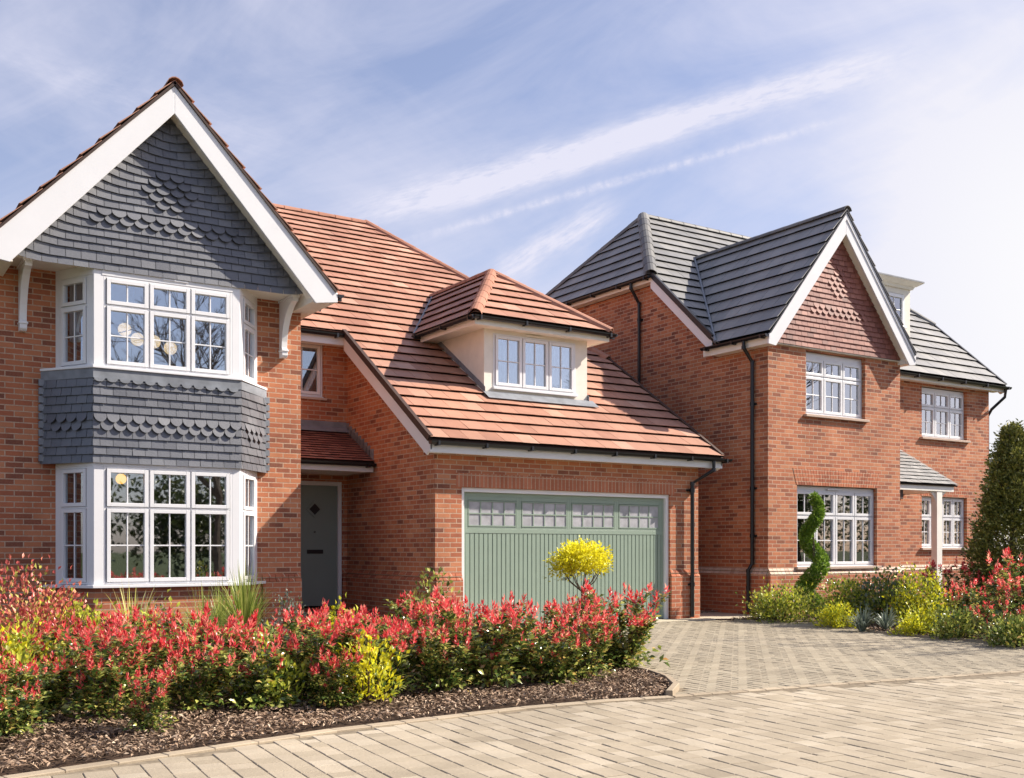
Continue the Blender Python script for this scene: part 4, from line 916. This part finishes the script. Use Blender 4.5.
while q < 16:
    rw_ = r.choice([.16, .16, .16, .12]); p_ = -5 + r.uniform(0, .2)
    while p_ < 12:
        l = r.choice([.12, .16, .16, .20, .24])
        a, b = p_+l/2, q+rw_/2
        x = a*ca + b*sa; y = a*sa - b*ca
        tt = x*FX + y*FY; ll = x*FY - y*FX
        if 4.6 < tt < 16 and abs(ll) < tt*.62+.6 and inside(x, y, ROADIN):
            sett(mb, x+r.gauss(0, .0012), y+r.gauss(0, .0012), ca, sa+r.gauss(0, .006), l-.004, rw_-.004, r.gauss(0, .0013), min(1, max(0, r.gauss(.55, .27))), .0045)
        p_ += l
    q += rw_
struct(mb.build('road_paving', M['sett']))
mb = MB(); B_ = .1; i0, i1 = 58, 146          # driveway blocks in herringbone
for i in range(i0, i1):
    for j in range(60, 140):
        k = (i-j) % 4
        if k not in (0, 3): continue
        x, y = i*B_, j*B_
        cx, cy = (x+B_, y+B_/2) if k == 0 else (x+B_/2, y+B_)
        if not inside(cx, cy, [(x_, y_+ (.10 if n_i < 6 else 0)) for n_i, (x_, y_) in enumerate(DRIVEP)]): continue
        t_ = min(1, max(0, r.gauss(.5, .16)))
        if k == 0: sett(mb, cx, cy, 1, 0, 2*B_-.006, B_-.006, r.gauss(.0, .0012), t_, .006)
        else: sett(mb, cx, cy, 0, 1, 2*B_-.006, B_-.006, r.gauss(.0, .0012), t_, .006)
struct(mb.build('driveway_paving', M['drive']))
def edging(name, pts, w_, l, h, side, m='edging', z0=-.05):
    mb = MB(); left = 0.0
    for (x0, y0), (x1, y1) in zip(pts[:-1], pts[1:]):
        L = math.hypot(x1-x0, y1-y0); c_, s_ = (x1-x0)/L, (y1-y0)/L; n = max(1, round(L/l)); st = L/n
        for i in range(n):
            a = (i+.5)*st; sett(mb, x0+c_*a-s_*w_/2*side, y0+s_*a+c_*w_/2*side, c_, s_, st-.004, w_, h+r.gauss(0, .001), r.random(), .006, z0)
    return struct(mb.build(name, M[m]))
edging('kerb', KERB[:5]+[(6.0, 6.82)], .10, .30, .012, -1)
edging('kerb', [(6.03, 6.80), (6.42, 7.15), (6.72, 7.60), (6.93, 8.12), (7.25, 9.6), (7.6, 11.5), (7.75, 13.7)], .06, .60, .055, 1)
edging('kerb', BOUND, .10, .20, .006, 1); edging('kerb', RBED[:9], .05, .6, .03, 1)

# ------------------------------------------------------------------ leaves (numpy)
def leaf_mesh(name, groups, parent=None, loc=None):
    """groups = list of (P, D, N, L, W, T, material); every leaf is a creased four-sided blade"""
    Vs, Fs, Ts, Ms, mats_, off = [], [], [], [], [], 0
    for gi, (P, D, Nn, L, W, T, m_) in enumerate(groups):
        P, D, Nn = np.asarray(P, float), np.asarray(D, float), np.asarray(Nn, float); n = len(P)
        if n == 0: continue
        L, W, T = [np.broadcast_to(np.asarray(a, float), (n,)) for a in (L, W, T)]
        D = D/np.maximum(1e-6, np.linalg.norm(D, axis=1, keepdims=True)); S = np.cross(D, Nn); S /= np.maximum(1e-6, np.linalg.norm(S, axis=1, keepdims=True)); Nn = np.cross(S, D)
        L, W = L[:, None], W[:, None]
        b = P; tip = P + D*L + Nn*L*-.12; mid = P + D*L*.48 + Nn*L*.03
        l_ = mid + S*W*.5 + Nn*W*.18; r_ = mid - S*W*.5 + Nn*W*.18
        Vs.append(np.stack([b, r_, tip, l_, mid], 1).reshape(-1, 3)); base = off + np.arange(n)*5
        f = np.stack([np.stack([base, base+1, base+4], 1), np.stack([base+1, base+2, base+4], 1), np.stack([base+2, base+3, base+4], 1), np.stack([base+3, base, base+4], 1)], 1).reshape(-1, 3)
        Fs.append(f); Ts.append(np.repeat(np.clip(T, 0, 1), 4)); Ms.append(np.full(4*n, len(mats_))); mats_.append(m_); off += 5*n
    V = np.concatenate(Vs); F = np.concatenate(Fs); T = np.concatenate(Ts); Mi = np.concatenate(Ms)
    me = bpy.data.meshes.new(name); me.vertices.add(len(V)); me.vertices.foreach_set('co', V.ravel()); me.loops.add(F.size); me.loops.foreach_set('vertex_index', F.ravel().astype(np.int32))
    me.polygons.add(len(F)); me.polygons.foreach_set('loop_start', (np.arange(len(F))*3).astype(np.int32)); me.polygons.foreach_set('material_index', Mi.astype(np.int32))
    for m_ in mats_: me.materials.append(M[m_])
    me.update(calc_edges=True); at = me.attributes.new('tint', 'FLOAT', 'FACE'); at.data.foreach_set('value', T)
    me.validate(); return link(name, me, parent)
def rnd_dirs(R_, n, up=0.0):
    v = R_.normal(size=(n, 3)); v[:, 2] = v[:, 2] + up; return v/np.linalg.norm(v, axis=1, keepdims=True)
def copy_tree(o, parent=None):
    c = o.copy(); col.objects.link(c); c.parent = parent
    for ch in o.children: copy_tree(ch, c)
    return c
def photinia(seed, h, rad, red=1.0, green='green_leaf'):
    R_ = np.random.default_rng(seed); root = thing('photinia_shrub', 'x', 'shrub')
    st = MB(); gP, gD, rP, rD = [], [], [], []
    nst = 11
    for i in range(nst):
        a = 2*math.pi*(i+R_.random()*.8)/nst; rr = rad*(.35+.65*R_.random()); hh = h*(.62+.36*R_.random())
        end = np.array([math.cos(a)*rr, math.sin(a)*rr, hh]); b0 = np.array([math.cos(a)*.04, math.sin(a)*.04, 0.])
        cp = np.array([math.cos(a)*rr*.75, math.sin(a)*rr*.75, hh*.38])
        bez = lambda t: b0*(1-t)**2 + cp*2*t*(1-t) + end*t*t
        st.tube([bez(t) for t in (0, .3, .6, .85, 1)], [.008, .007, .005, .004, .002], 4)
        tips = [(end, (end-bez(.85)))]
        for k in range(6):
            t0 = .12+.8*R_.random(); p0 = bez(t0); a2 = a + R_.normal()*1.1; ln = .13+.17*R_.random()
            dv = np.array([math.cos(a2)*.75, math.sin(a2)*.75, .75+.5*R_.random()]); dv /= np.linalg.norm(dv); p1 = p0+dv*ln; p1[2] = min(p1[2], h*.98)
            st.tube([p0, (p0+p1)/2+np.array([0, 0, -.01]), p1], [.004, .003, .002], 4); tips.append((p1, p1-p0))
            for q in range(12):
                t = .1+.9*q/12; gP.append(p0+(p1-p0)*t + R_.normal(size=3)*.012); gD.append(np.array([math.cos(q*2.4), math.sin(q*2.4), .45+.3*R_.random()]))
        for q in range(20):
            t = .06+.90*q/20; gP.append(bez(t)+R_.normal(size=3)*.02); gD.append(np.array([math.cos(a+q*2.4), math.sin(a+q*2.4), .3+.4*R_.random()]))
        for p, dv in tips:
            dv = dv/np.linalg.norm(dv); ax = np.array([dv[0]*.35, dv[1]*.35, 1.]); ax /= np.linalg.norm(ax)
            for rep_ in range(2 if p[2] > .72*h else 1):
              p = p + R_.normal(size=3)*.025*rep_
              if R_.random() < red*(1.2*(p[2]/h)-.22):
                ln = .03+.13*R_.random(); nl = 5+int(9*R_.random())
                for q in range(nl):
                    f = q/nl; th = (1-f)*.95+.12; az = q*2.4+R_.random()
                    rP.append(p+ax*ln*f); rD.append(ax*math.cos(th)+np.array([math.cos(az), math.sin(az), 0])*math.sin(th))
            for q in range(6): gP.append(p-ax*.015*q + R_.normal(size=3)*.01); gD.append(np.array([math.cos(q*2.1), math.sin(q*2.1), .35]))
    for q in range(190):
        a = R_.random()*6.28; rr = rad*(.25+.75*R_.random()); gP.append(np.array([math.cos(a)*rr, math.sin(a)*rr, .03+.22*h*R_.random()+.1*rr])); gD.append(np.array([math.cos(a), math.sin(a), .3*R_.random()]) + R_.normal(size=3)*.4)
    ng, nr = len(gP), len(rP)
    st.build('stem', M['stem'], root)
    gT = R_.beta(1.1, 1.2, ng)
    gr = [(gP, gD, rnd_dirs(R_, ng, 2.2), .060+.042*R_.random(ng), .034+.020*R_.random(ng), gT, green)]
    if nr: gr.append((rP, rD, rnd_dirs(R_, nr, .2), .050+.028*R_.random(nr), .019+.009*R_.random(nr), R_.beta(1.2, 1.2, nr), 'red_leaf'))
    leaf_mesh('foliage', gr, root)
    return root
def at(px, t):
    u = (px-512)/1061.2; return (t*(FX+FY*u), t*(FY-FX*u))
GH = 'red-tipped shrubs in the long hedge'
protos = [photinia(100+i, (.84, .70, .92, .78, .62, .88, .74, .82)[i], .42, (.95, .55, 1.1, .8, .40, .95, 1.1, .65)[i]) for i in range(8)]; used = set()
def put(protos, i, x, y, z, rz, sc, label, cat, group):
    p = protos[i % len(protos)]
    if p.name in used: o = copy_tree(p)
    else: o = p; used.add(p.name)
    o.location = (x, y, z); o.rotation_euler = (0, 0, rz); o.scale = (sc, sc, sc); o['label'] = label; o['category'] = cat
    if group: o['group'] = group
    elif 'group' in o: del o['group']
    return o
r = random.Random(9); k = 0
HL = {}
ORD = ['first', 'second', 'third', 'fourth', 'fifth', 'sixth', 'seventh', 'eighth', 'ninth', 'tenth', 'eleventh', 'twelfth']
for ri, (rn, y0, sc) in enumerate([('front', 8.05, .86), ('middle', 8.58, .95), ('back', 9.10, 1.0)]):
    n = 12
    for i in range(n):
        x = .62 + i*.550 + (.27 if ri == 1 else 0) + r.uniform(-.08, .08)
        if ri == 0 and i == 11: continue
        lab = 'green shrub with red shoots, %s from the left in the %s row of the hedge' % (ORD[i], rn)
        f_ = .80 + .10*min(1, max(0, (x-2.6)/2.4))
        put(protos, k, x, y0+r.uniform(-.07, .07), 0, r.uniform(0, 6.28), sc*f_*r.uniform(.86, 1.14)*(.70 if x > 5.4 and ri == 2 else .90 if x > 5.4 else 1), lab, 'shrub', 'red-tipped shrubs in the long hedge'); k += 1
sm = put(protos, 2, 1.86, 7.42, 0, 1., .42, 'smallest red-tipped shrub, standing forward of the hedge in the bark mulch', 'shrub', None)
put(protos, 4, 1.0, 7.62, 0, 2., .5, 'low red-tipped shrub at the left end of the hedge, close to the mulch', 'shrub', None)
put(protos, 5, 3.35, 7.72, 0, 2., .48, 'low red-tipped shrub with few shoots at the foot of the hedge below the bay', 'shrub', None)
leg = photinia(333, .80, .50, 1.0); leg.location = (7.0, 8.75, 0); leg['label'] = 'sparse leggy red-tipped shrub at the driveway end of the hedge'; leg['group'] = 'x'; del leg['group']
# red-tipped shrubs in the right-hand bed
big = [photinia(400+i, 1.02, .64, .95, 'green_leaf') for i in range(3)]
for i, (px, t, sc, lab) in enumerate([(950, 17.8, .95, 'red-tipped shrub with pale shoots growing against the porch post'), (978, 15.4, .72, 'broad red-tipped shrub at the left front of the right-hand bed'),
        (1000, 16.4, .84, 'bright red-topped shrub right in front of the dark holly tree'), (1024, 14.9, .78, 'red-tipped shrub cut by the right picture edge, low over the paving'), (1040, 16.0, 1.1, 'tall red-tipped shrub beyond the right picture edge, beside the holly'),
        (995, 14.2, .50, 'small low red-tipped shrub at the edge of the right-hand bed')]):
    x, y = at(px, t); put(big, i, x, y, .02, i*1.3, sc, lab, 'shrub', 'red-tipped shrubs in the right-hand bed')
# generic leafy shrub
def shrub(name, label, x, y, z, rx, rz_, n, ls, mats_, seed, cat='shrub', upd=.8, twigs=10, shape=1.0, group=None, clump=.16):
    R_ = np.random.default_rng(seed); root = thing(name, label, cat, (x, y, z), 0, group)
    ncl = max(10, int(n/22)); c = rnd_dirs(R_, ncl, .35); c *= (R_.random((ncl, 1))**.45); c[:, 2] = np.abs(c[:, 2])*1.0+.06
    c = c*np.array([rx, rx, rz_*.88])*(.80+.25*R_.random((ncl, 1)))
    idx = R_.integers(0, ncl, n); P = c[idx] + R_.normal(size=(n, 3))*clump*rx; P[:, 2] = np.abs(P[:, 2])
    D = P/np.array([rx, rx, rz_]) + R_.normal(size=(n, 3))*.55; D[:, 2] += upd
    g = []; part = R_.random(n); lo = 0
    for m_, fr in mats_:
        s_ = (part >= lo) & (part < lo+fr); lo += fr; k_ = s_.sum()
        g.append((P[s_], D[s_], rnd_dirs(R_, k_, 1.2), ls*(.8+.6*R_.random(k_)), ls*.62*(.7+.6*R_.random(k_)), R_.beta(2, 2, k_), m_))
    st = MB()
    for i in range(twigs):
        e = c[R_.integers(0, ncl)]; st.tube([(0, 0, 0), tuple(e*np.array([.6, .6, .4])), tuple(e)], [.012, .007, .003], 4)
    st.build('stem', M['stem'], root); leaf_mesh('foliage', g, root); return root
def grass(name, label, x, y, z, n, h, spread, m_, seed, wd=.012, droop=.5, cat='plant', group=None):
    R_ = np.random.default_rng(seed); root = thing(name, label, cat, (x, y, z), 0, group); mb = MB()
    for i in range(n):
        a = R_.random()*6.28; L = h*(.6+.5*R_.random()); sp_ = spread*(R_.random()**.7); pts = []; t_ = R_.random()
        side = V3((-math.sin(a), math.cos(a), 0)); b = V3((math.cos(a)*.04*R_.random(), math.sin(a)*.04*R_.random(), 0)); K = 6
        for k_ in range(K+1):
            f = k_/K; pts.append(b + V3((math.cos(a)*sp_*f**1.3, math.sin(a)*sp_*f**1.3, L*(f-droop*f**3*(sp_/max(spread, .01))))))
        for k_ in range(K):
            w0, w1 = wd*(1-(k_/K)**2.2), wd*(1-((k_+1)/K)**2.2); mb.face([pts[k_]-side*w0, pts[k_]+side*w0, pts[k_+1]+side*w1, pts[k_+1]-side*w1], 0, t_)
    mb.build('blades', M[m_], root); return root
x, y = at(133, 10.2); grass('spiky_plant', 'yellow striped spiky plant standing alone below the bay window', x, y, .15, 44, .86, .42, 'blade_yellow', 1, .013, .25)
x, y = at(244, 10.9); grass('grass_clump', 'tall yellow-green grass clump below the right corner of the bay', x, y, .2, 260, .98, .42, 'blade_green', 2, .008, .40)
x, y = at(205, 10.6); grass('grass_clump', 'arching pale grass clump left of the tall clump, below the bay', x, y, .12, 240, .84, .55, 'blade_green', 3, .007, .55)
x, y = at(222, 11.6); grass('grass_clump', 'loose grass clump close to the brickwork under the bay', x, y, .12, 200, .86, .50, 'blade_green', 33, .007, .5)
sh = [('bronze_shrub', 'tall bronze-red twiggy shrub at the left picture edge below the bay', 22, 9.4, .12, .52, 1.12, 2200, .045, [('bronze_leaf', .8), ('olive_leaf', .2)]),
      ('bronze_shrub', 'bronze-red shrub just right of the tallest bronze one', 58, 9.8, .1, .42, .92, 1500, .045, [('bronze_leaf', .7), ('lime_leaf', .3)]),
      ('yellow_green_shrub', 'yellow-green leafy shrub between the bronze shrubs and the spiky plant', 88, 9.6, .1, .40, .78, 1200, .05, [('lime_leaf', .7), ('olive_leaf', .3)]),
      ('yellow_green_shrub', 'bright yellow-green shrub at the left end among the red shoots', 10, 8.2, 0, .34, .80, 1200, .05, [('lime_leaf', .8), ('yellow_leaf', .2)]),
      ('yellow_green_shrub', 'yellow-green shrub right behind the hedge, beside the spiky plant', 155, 9.9, .05, .36, .74, 1000, .05, [('lime_leaf', .7), ('olive_leaf', .3)]),
      ('yellow_green_shrub', 'small golden shrub poking out of the middle of the hedge', 368, 8.45, .05, .26, .56, 620, .045, [('yellow_leaf', .7), ('lime_leaf', .3)]),
      ('yellow_green_shrub', 'golden-leaved shrub behind the hedge in front of the door recess', 345, 10.4, .1, .30, .78, 700, .05, [('yellow_leaf', .5), ('lime_leaf', .5)]),
      ('grey_green_shrub', 'fine grey-green shrub against the brickwork right of the bay', 282, 12.0, .15, .34, .68, 520, .035, [('grey_leaf', .8), ('olive_leaf', .2)]),
      ('grey_green_shrub', 'low grey-green shrub under the middle of the bay', 172, 11.6, .15, .34, .52, 480, .035, [('grey_leaf', .9), ('olive_leaf', .1)]),
      ('yellow_green_shrub', 'pale yellow-green shrub low in the hedge at the left picture edge', 8, 7.75, 0, .30, .52, 700, .05, [('lime_leaf', .7), ('olive_leaf', .3)]),
      ('yellow_green_shrub', 'yellow-green shrub in the hedge below the left pane of the bay', 118, 8.6, 0, .26, .62, 600, .05, [('lime_leaf', .6), ('yellow_leaf', .2), ('green_leaf', .2)]),
      ('yellow_green_shrub', 'yellow-green shrub in the hedge below the right corner of the bay', 275, 8.35, 0, .26, .58, 600, .05, [('lime_leaf', .6), ('green_leaf', .4)]),
      ('laurel_shrub', 'open green shrub in front of the garage corner', 432, 11.8, .1, .36, 1.0, 520, .06, [('green_leaf', .6), ('olive_leaf', .4)]),
      ('laurel_shrub', 'low green shrub in front of the garage corner, left of the open one', 398, 12.0, .05, .3, .62, 300, .06, [('green_leaf', .5), ('lime_leaf', .5)])]
for i, (nm, lab, px, t, z, rx, hh, n, ls, ms) in enumerate(sh):
    x, y = at(px, t); shrub(nm, lab, x, y, z, rx, hh, n, ls, ms, 50+i)
rb = [('yellow_green_shrub', 'low yellow-green mound at the corner between the driveway and the path', 782, 18.3, .0, .60, .60, 3000, .055, [('lime_leaf', .35), ('olive_leaf', .3), ('green_leaf', .35)]),
      ('yellow_green_shrub', 'yellow-green shrub right beside the clipped spiral', 846, 17.8, .05, .50, .78, 2400, .055, [('lime_leaf', .45), ('green_leaf', .55)]),
      ('yellow_green_shrub', 'small round lime shrub at the tip of the right-hand bed', 838, 16.9, .0, .32, .42, 1400, .045, [('lime_leaf', .6), ('yellow_leaf', .4)]),
      ('variegated_shrub', 'green shrub with white-edged leaves below the large window', 884, 17.6, .05, .58, .92, 2600, .065, [('green_leaf', .5), ('olive_leaf', .25), ('grey_leaf', .25)]),
      ('golden_shrub', 'golden upright shrub left of the red-tipped shrubs', 922, 16.9, .05, .52, .92, 2600, .055, [('yellow_leaf', .35), ('lime_leaf', .35), ('green_leaf', .3)]),
      ('yellow_green_shrub', 'small lime mound in front of the golden upright shrub', 918, 15.4, .0, .32, .38, 1300, .045, [('lime_leaf', .6), ('yellow_leaf', .4)]),
      ('laurel_shrub', 'dull green shrub at the foot of the red-tipped shrubs', 955, 14.8, .0, .36, .42, 1100, .055, [('green_leaf', .7), ('olive_leaf', .3)]),
      ('laurel_shrub', 'green low shrub in the right corner under the red-tipped shrubs', 1020, 13.6, .0, .40, .40, 1200, .06, [('green_leaf', .8), ('olive_leaf', .2)])]
for i, (nm, lab, px, t, z, rx, hh, n, ls, ms) in enumerate(rb):
    x, y = at(px, t); shrub(nm, lab, x, y, z, rx, hh, n, ls, ms, 80+i)
for i, (px, t, lab) in enumerate([(862, 16.1, 'grey-green strappy plant at the left edge of the right-hand bed'), (886, 16.0, 'grey-green strappy plant between the strappy one and the lime mound')]):
    x, y = at(px, t); grass('strappy_plant', lab, x, y, 0, 70, .46, .42, 'grey_blade' if 'grey_blade' in M else 'grey_leaf', 60+i, .016, .7)
# golden standard tree
x, y = at(582, 12.0); root = thing('standard_tree', 'small golden lollipop tree on a thin stem in front of the garage door', 'tree', (x, y, 0))
R_ = np.random.default_rng(77); mb = MB(); mb.tube([(0, 0, 0), (.01, 0, .5), (0, 0, .80)], [.018, .016, .015], 7)
for i in range(9):
    a = i*.7; mb.tube([(0, 0, .77), (math.cos(a)*.14, math.sin(a)*.14, .88), (math.cos(a)*.27, math.sin(a)*.27, 1.04+.04*(i % 3))], [.009, .006, .003], 5)
mb.build('trunk', M['trunk'], root)
n = 3600; c = rnd_dirs(R_, 90, .35)*np.array([.34, .34, .15])*(.55+.5*R_.random((90, 1)))+np.array([0, 0, 1.08]); P = c[R_.integers(0, 90, n)] + R_.normal(size=(n, 3))*.04
P[:, 2] = np.where(P[:, 2] < 1.08, 1.08-(1.08-P[:, 2])*.75, P[:, 2]); P[:, 2] -= .16*(np.hypot(P[:, 0], P[:, 1])/.33)**2*R_.random(n)**2; P[:, 2] += .045
D = (P-np.array([0, 0, 1.0]))*2.2 + R_.normal(size=(n, 3))*.4
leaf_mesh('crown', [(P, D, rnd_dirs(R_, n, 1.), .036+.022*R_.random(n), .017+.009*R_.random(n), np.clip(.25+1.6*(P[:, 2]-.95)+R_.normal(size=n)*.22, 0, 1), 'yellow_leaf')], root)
# clipped spiral
x, y = at(813, 19.1); root = thing('spiral_topiary', 'green conifer clipped into a leaning spiral in front of the large window', 'topiary', (x, y, .05))
mb = MB(); mb.tube([(0, 0, 0), (.03, 0, .9), (0, 0, 1.85)], [.03, .022, .01], 7); mb.build('trunk', M['trunk'], root)
n = 14000; f = R_.random(n)**1.1; a = f*6.28*2.2+5.7; off = .175*(1-.45*f); rad = .165*(1-.55*f)
cx = np.cos(a)*off; cy = np.sin(a)*off; cz = .02+2.12*f
dr = rnd_dirs(R_, n); rr = rad*(.75+.35*R_.random(n)); P = np.stack([cx, cy, cz], 1)+dr*rr[:, None]*np.array([1, 1, 1.15]); P[:, 2] = np.abs(P[:, 2])
leaf_mesh('crown', [(P, dr+R_.normal(size=(n, 3))*.4+np.array([0, 0, .5]), rnd_dirs(R_, n, .3), .034+.026*R_.random(n), .016+.009*R_.random(n), R_.beta(1.4, 1.4, n), 'spiral_leaf')], root)
# dark holly tree at the right
x, y = at(1013, 18.0); root = thing('holly_tree', 'tall dark green conical evergreen tree at the right edge of the picture', 'tree', (x, y, 0))
mb = MB(); mb.tube([(0, 0, 0), (.03, .02, 1.4), (0, 0, 3.0)], [.06, .045, .015], 8)
for i in range(26):
    a = i*2.4; z = .5+i*.095; q = .55*(1-(z/3.4)**2)+.08; mb.tube([(0, 0, z), (math.cos(a)*q*.6, math.sin(a)*q*.6, z+.12), (math.cos(a)*q, math.sin(a)*q, z+.3)], [.016, .010, .004], 5)
mb.build('trunk', M['trunk'], root)
n = 40000; ncl = 1100; f = R_.random(ncl)**1.05; zc = .25+3.0*f; prof = .68*np.clip(1-((zc-.7)/2.75).clip(0, 1)**1.5, .10, 1)*np.where(zc < .7, .93, 1)*(1+.10*np.sin(zc*5+1))
a = R_.random(ncl)*6.28; q = prof*(.45+.62*R_.random(ncl)); c = np.stack([np.cos(a)*q, np.sin(a)*q, zc], 1); P = c[R_.integers(0, ncl, n)] + R_.normal(size=(n, 3))*.065
D = np.stack([P[:, 0], P[:, 1], np.full(n, .35)], 1)*1.5+R_.normal(size=(n, 3))*.5
leaf_mesh('crown', [(P, D, rnd_dirs(R_, n, .8), .05+.035*R_.random(n), .026+.012*R_.random(n), R_.beta(1.6, 2.6, n), 'dark_leaf')], root)

# ------------------------------------------------------------------ bark mulch and gravel
def chips(name, poly_test, x0, x1, y0, y1, n, L, W, z, m_, label, cat, seed):
    R_ = np.random.default_rng(seed); X = R_.uniform(x0, x1, n); Y = R_.uniform(y0, y1, n); keep = np.array([poly_test(a, b) for a, b in zip(X, Y)]); X, Y = X[keep], Y[keep]; n = len(X)
    h = .018*(np.sin(X*3.1+Y*1.7)+np.sin(X*1.3-Y*4.1)+np.sin(X*7.7+1)*np.sin(Y*6.3))*.5
    P = np.stack([X, Y, z+h+.022*R_.random(n)], 1); a = R_.random(n)*6.28; D = np.stack([np.cos(a), np.sin(a), R_.normal(size=n)*.35], 1); Nn = rnd_dirs(R_, n, 2.2)
    o = leaf_mesh(name, [(P, D, Nn, L*(.5+R_.random(n)), W*(.6+.8*R_.random(n)), R_.beta(1.5, 1.8, n), m_)]); o['kind'] = 'stuff'; return tag(o, label, cat)
B1in = [(x-.0, y+.05) for x, y in KERB[:5]] + [(6.0, 6.88), (6.35, 7.2), (6.66, 7.64), (6.87, 8.14), (7.19, 9.6), (7.5, 11)] + [(7.5, 11), (-1, 11)]
chips('bark_mulch', lambda a, b: inside(a, b, B1in) and (b < 8.7 or a > 6.2), -.2, 7.6, 5.9, 9.6, 52000, .045, .013, .020, 'bark', 'brown bark chips covering the bed between the kerb and the hedge', 'mulch', 1)
chips('bark_mulch', lambda a, b: inside(a, b, B2P), 12.9, 16.5, 5.6, 13.6, 26000, .05, .018, .016, 'bark', 'dark bark chips under the shrubs of the right-hand bed', 'mulch', 2)
chips('gravel', lambda a, b: True, 13.25, 14.78, 15.3, 18.5, 6000, .03, .025, .008, 'gravel', 'brown gravel in the gap between the two houses', 'gravel', 3)

# ------------------------------------------------------------------ trees across the road, behind the camera: they fill the window reflections
def leafy(label, x, y, h, rx, n, seed):
    R_ = np.random.default_rng(seed); root = thing('roadside_tree', label, 'tree', (x, y, -.05)); mb = MB(); mb.tube([(0, 0, 0), (.1, 0, h*.35), (0, .1, h*.8)], [.16, .12, .05], 8)
    for i in range(9): a = i*2.4; mb.tube([(0, 0, h*(.25+.05*i)), (math.cos(a)*rx*.7, math.sin(a)*rx*.7, h*(.4+.05*i))], [.05, .02], 5)
    mb.build('trunk', M['trunk'], root); ncl = 120; c = rnd_dirs(R_, ncl)*(R_.random((ncl, 1))**.5)*np.array([rx, rx, h*.48])+np.array([0, 0, h*.52]); P = c[R_.integers(0, ncl, n)]+R_.normal(size=(n, 3))*rx*.14
    P[:, 2] = np.abs(P[:, 2]); leaf_mesh('crown', [(P, rnd_dirs(R_, n, .2), rnd_dirs(R_, n, .6), .22+.12*R_.random(n), .13+.05*R_.random(n), R_.beta(1.5, 2.5, n), 'far_leaf')], root)
for i, (x, y, h, rx) in enumerate([(2, -16, 6.0, 3.0), (7.5, -17.5, 5.2, 2.8), (13, -16, 5.0, 2.9), (18.5, -18, 6.2, 3.2), (24.5, -17, 5.5, 3.2), (31, -17, 6.5, 3.5), (38, -15, 6.0, 3.5), (46, -13, 7.0, 3.8), (54, -11, 6.5, 3.8), (63, -9, 7.5, 4.2)]):
    leafy('leafy green tree across the road behind the camera, number %s from the left' % ['one','two','three','four','five','six','seven','eight','nine','ten'][i], x, y, h, rx, 3400, 200+i)
rt = random.Random(3)
def limb(mb, p, d, L, r_, lv):
    q = p + d*L; mb.tube([p, (p+q)/2 + V3((rt.uniform(-.05, .05)*L,)*3), q], [r_, r_*.8, r_*.6], 5)
    if lv == 0: return
    for _ in range(3 if lv > 1 else 4):
        nd = (d + V3((rt.gauss(0, .5), rt.gauss(0, .5), rt.gauss(.1, .3)))).normalized(); limb(mb, q, nd, L*rt.uniform(.6, .82), r_*.6, lv-1)
for x, y, L0, lab in ((10.3, -3.2, 2.9, 'tall bare tree on the roadside behind the camera, mirrored in the upper bay'), (20.0, 7.0, 2.4, 'bare tree beyond the right picture edge that throws thin shadows on the driveway')):
    root = thing('bare_tree', lab, 'tree', (x, y, -.05)); mb = MB(); limb(mb, V3((0, 0, 0)), V3((0, 0, 1)), L0, .15, 6); mb.build('trunk', M['trunk'], root)
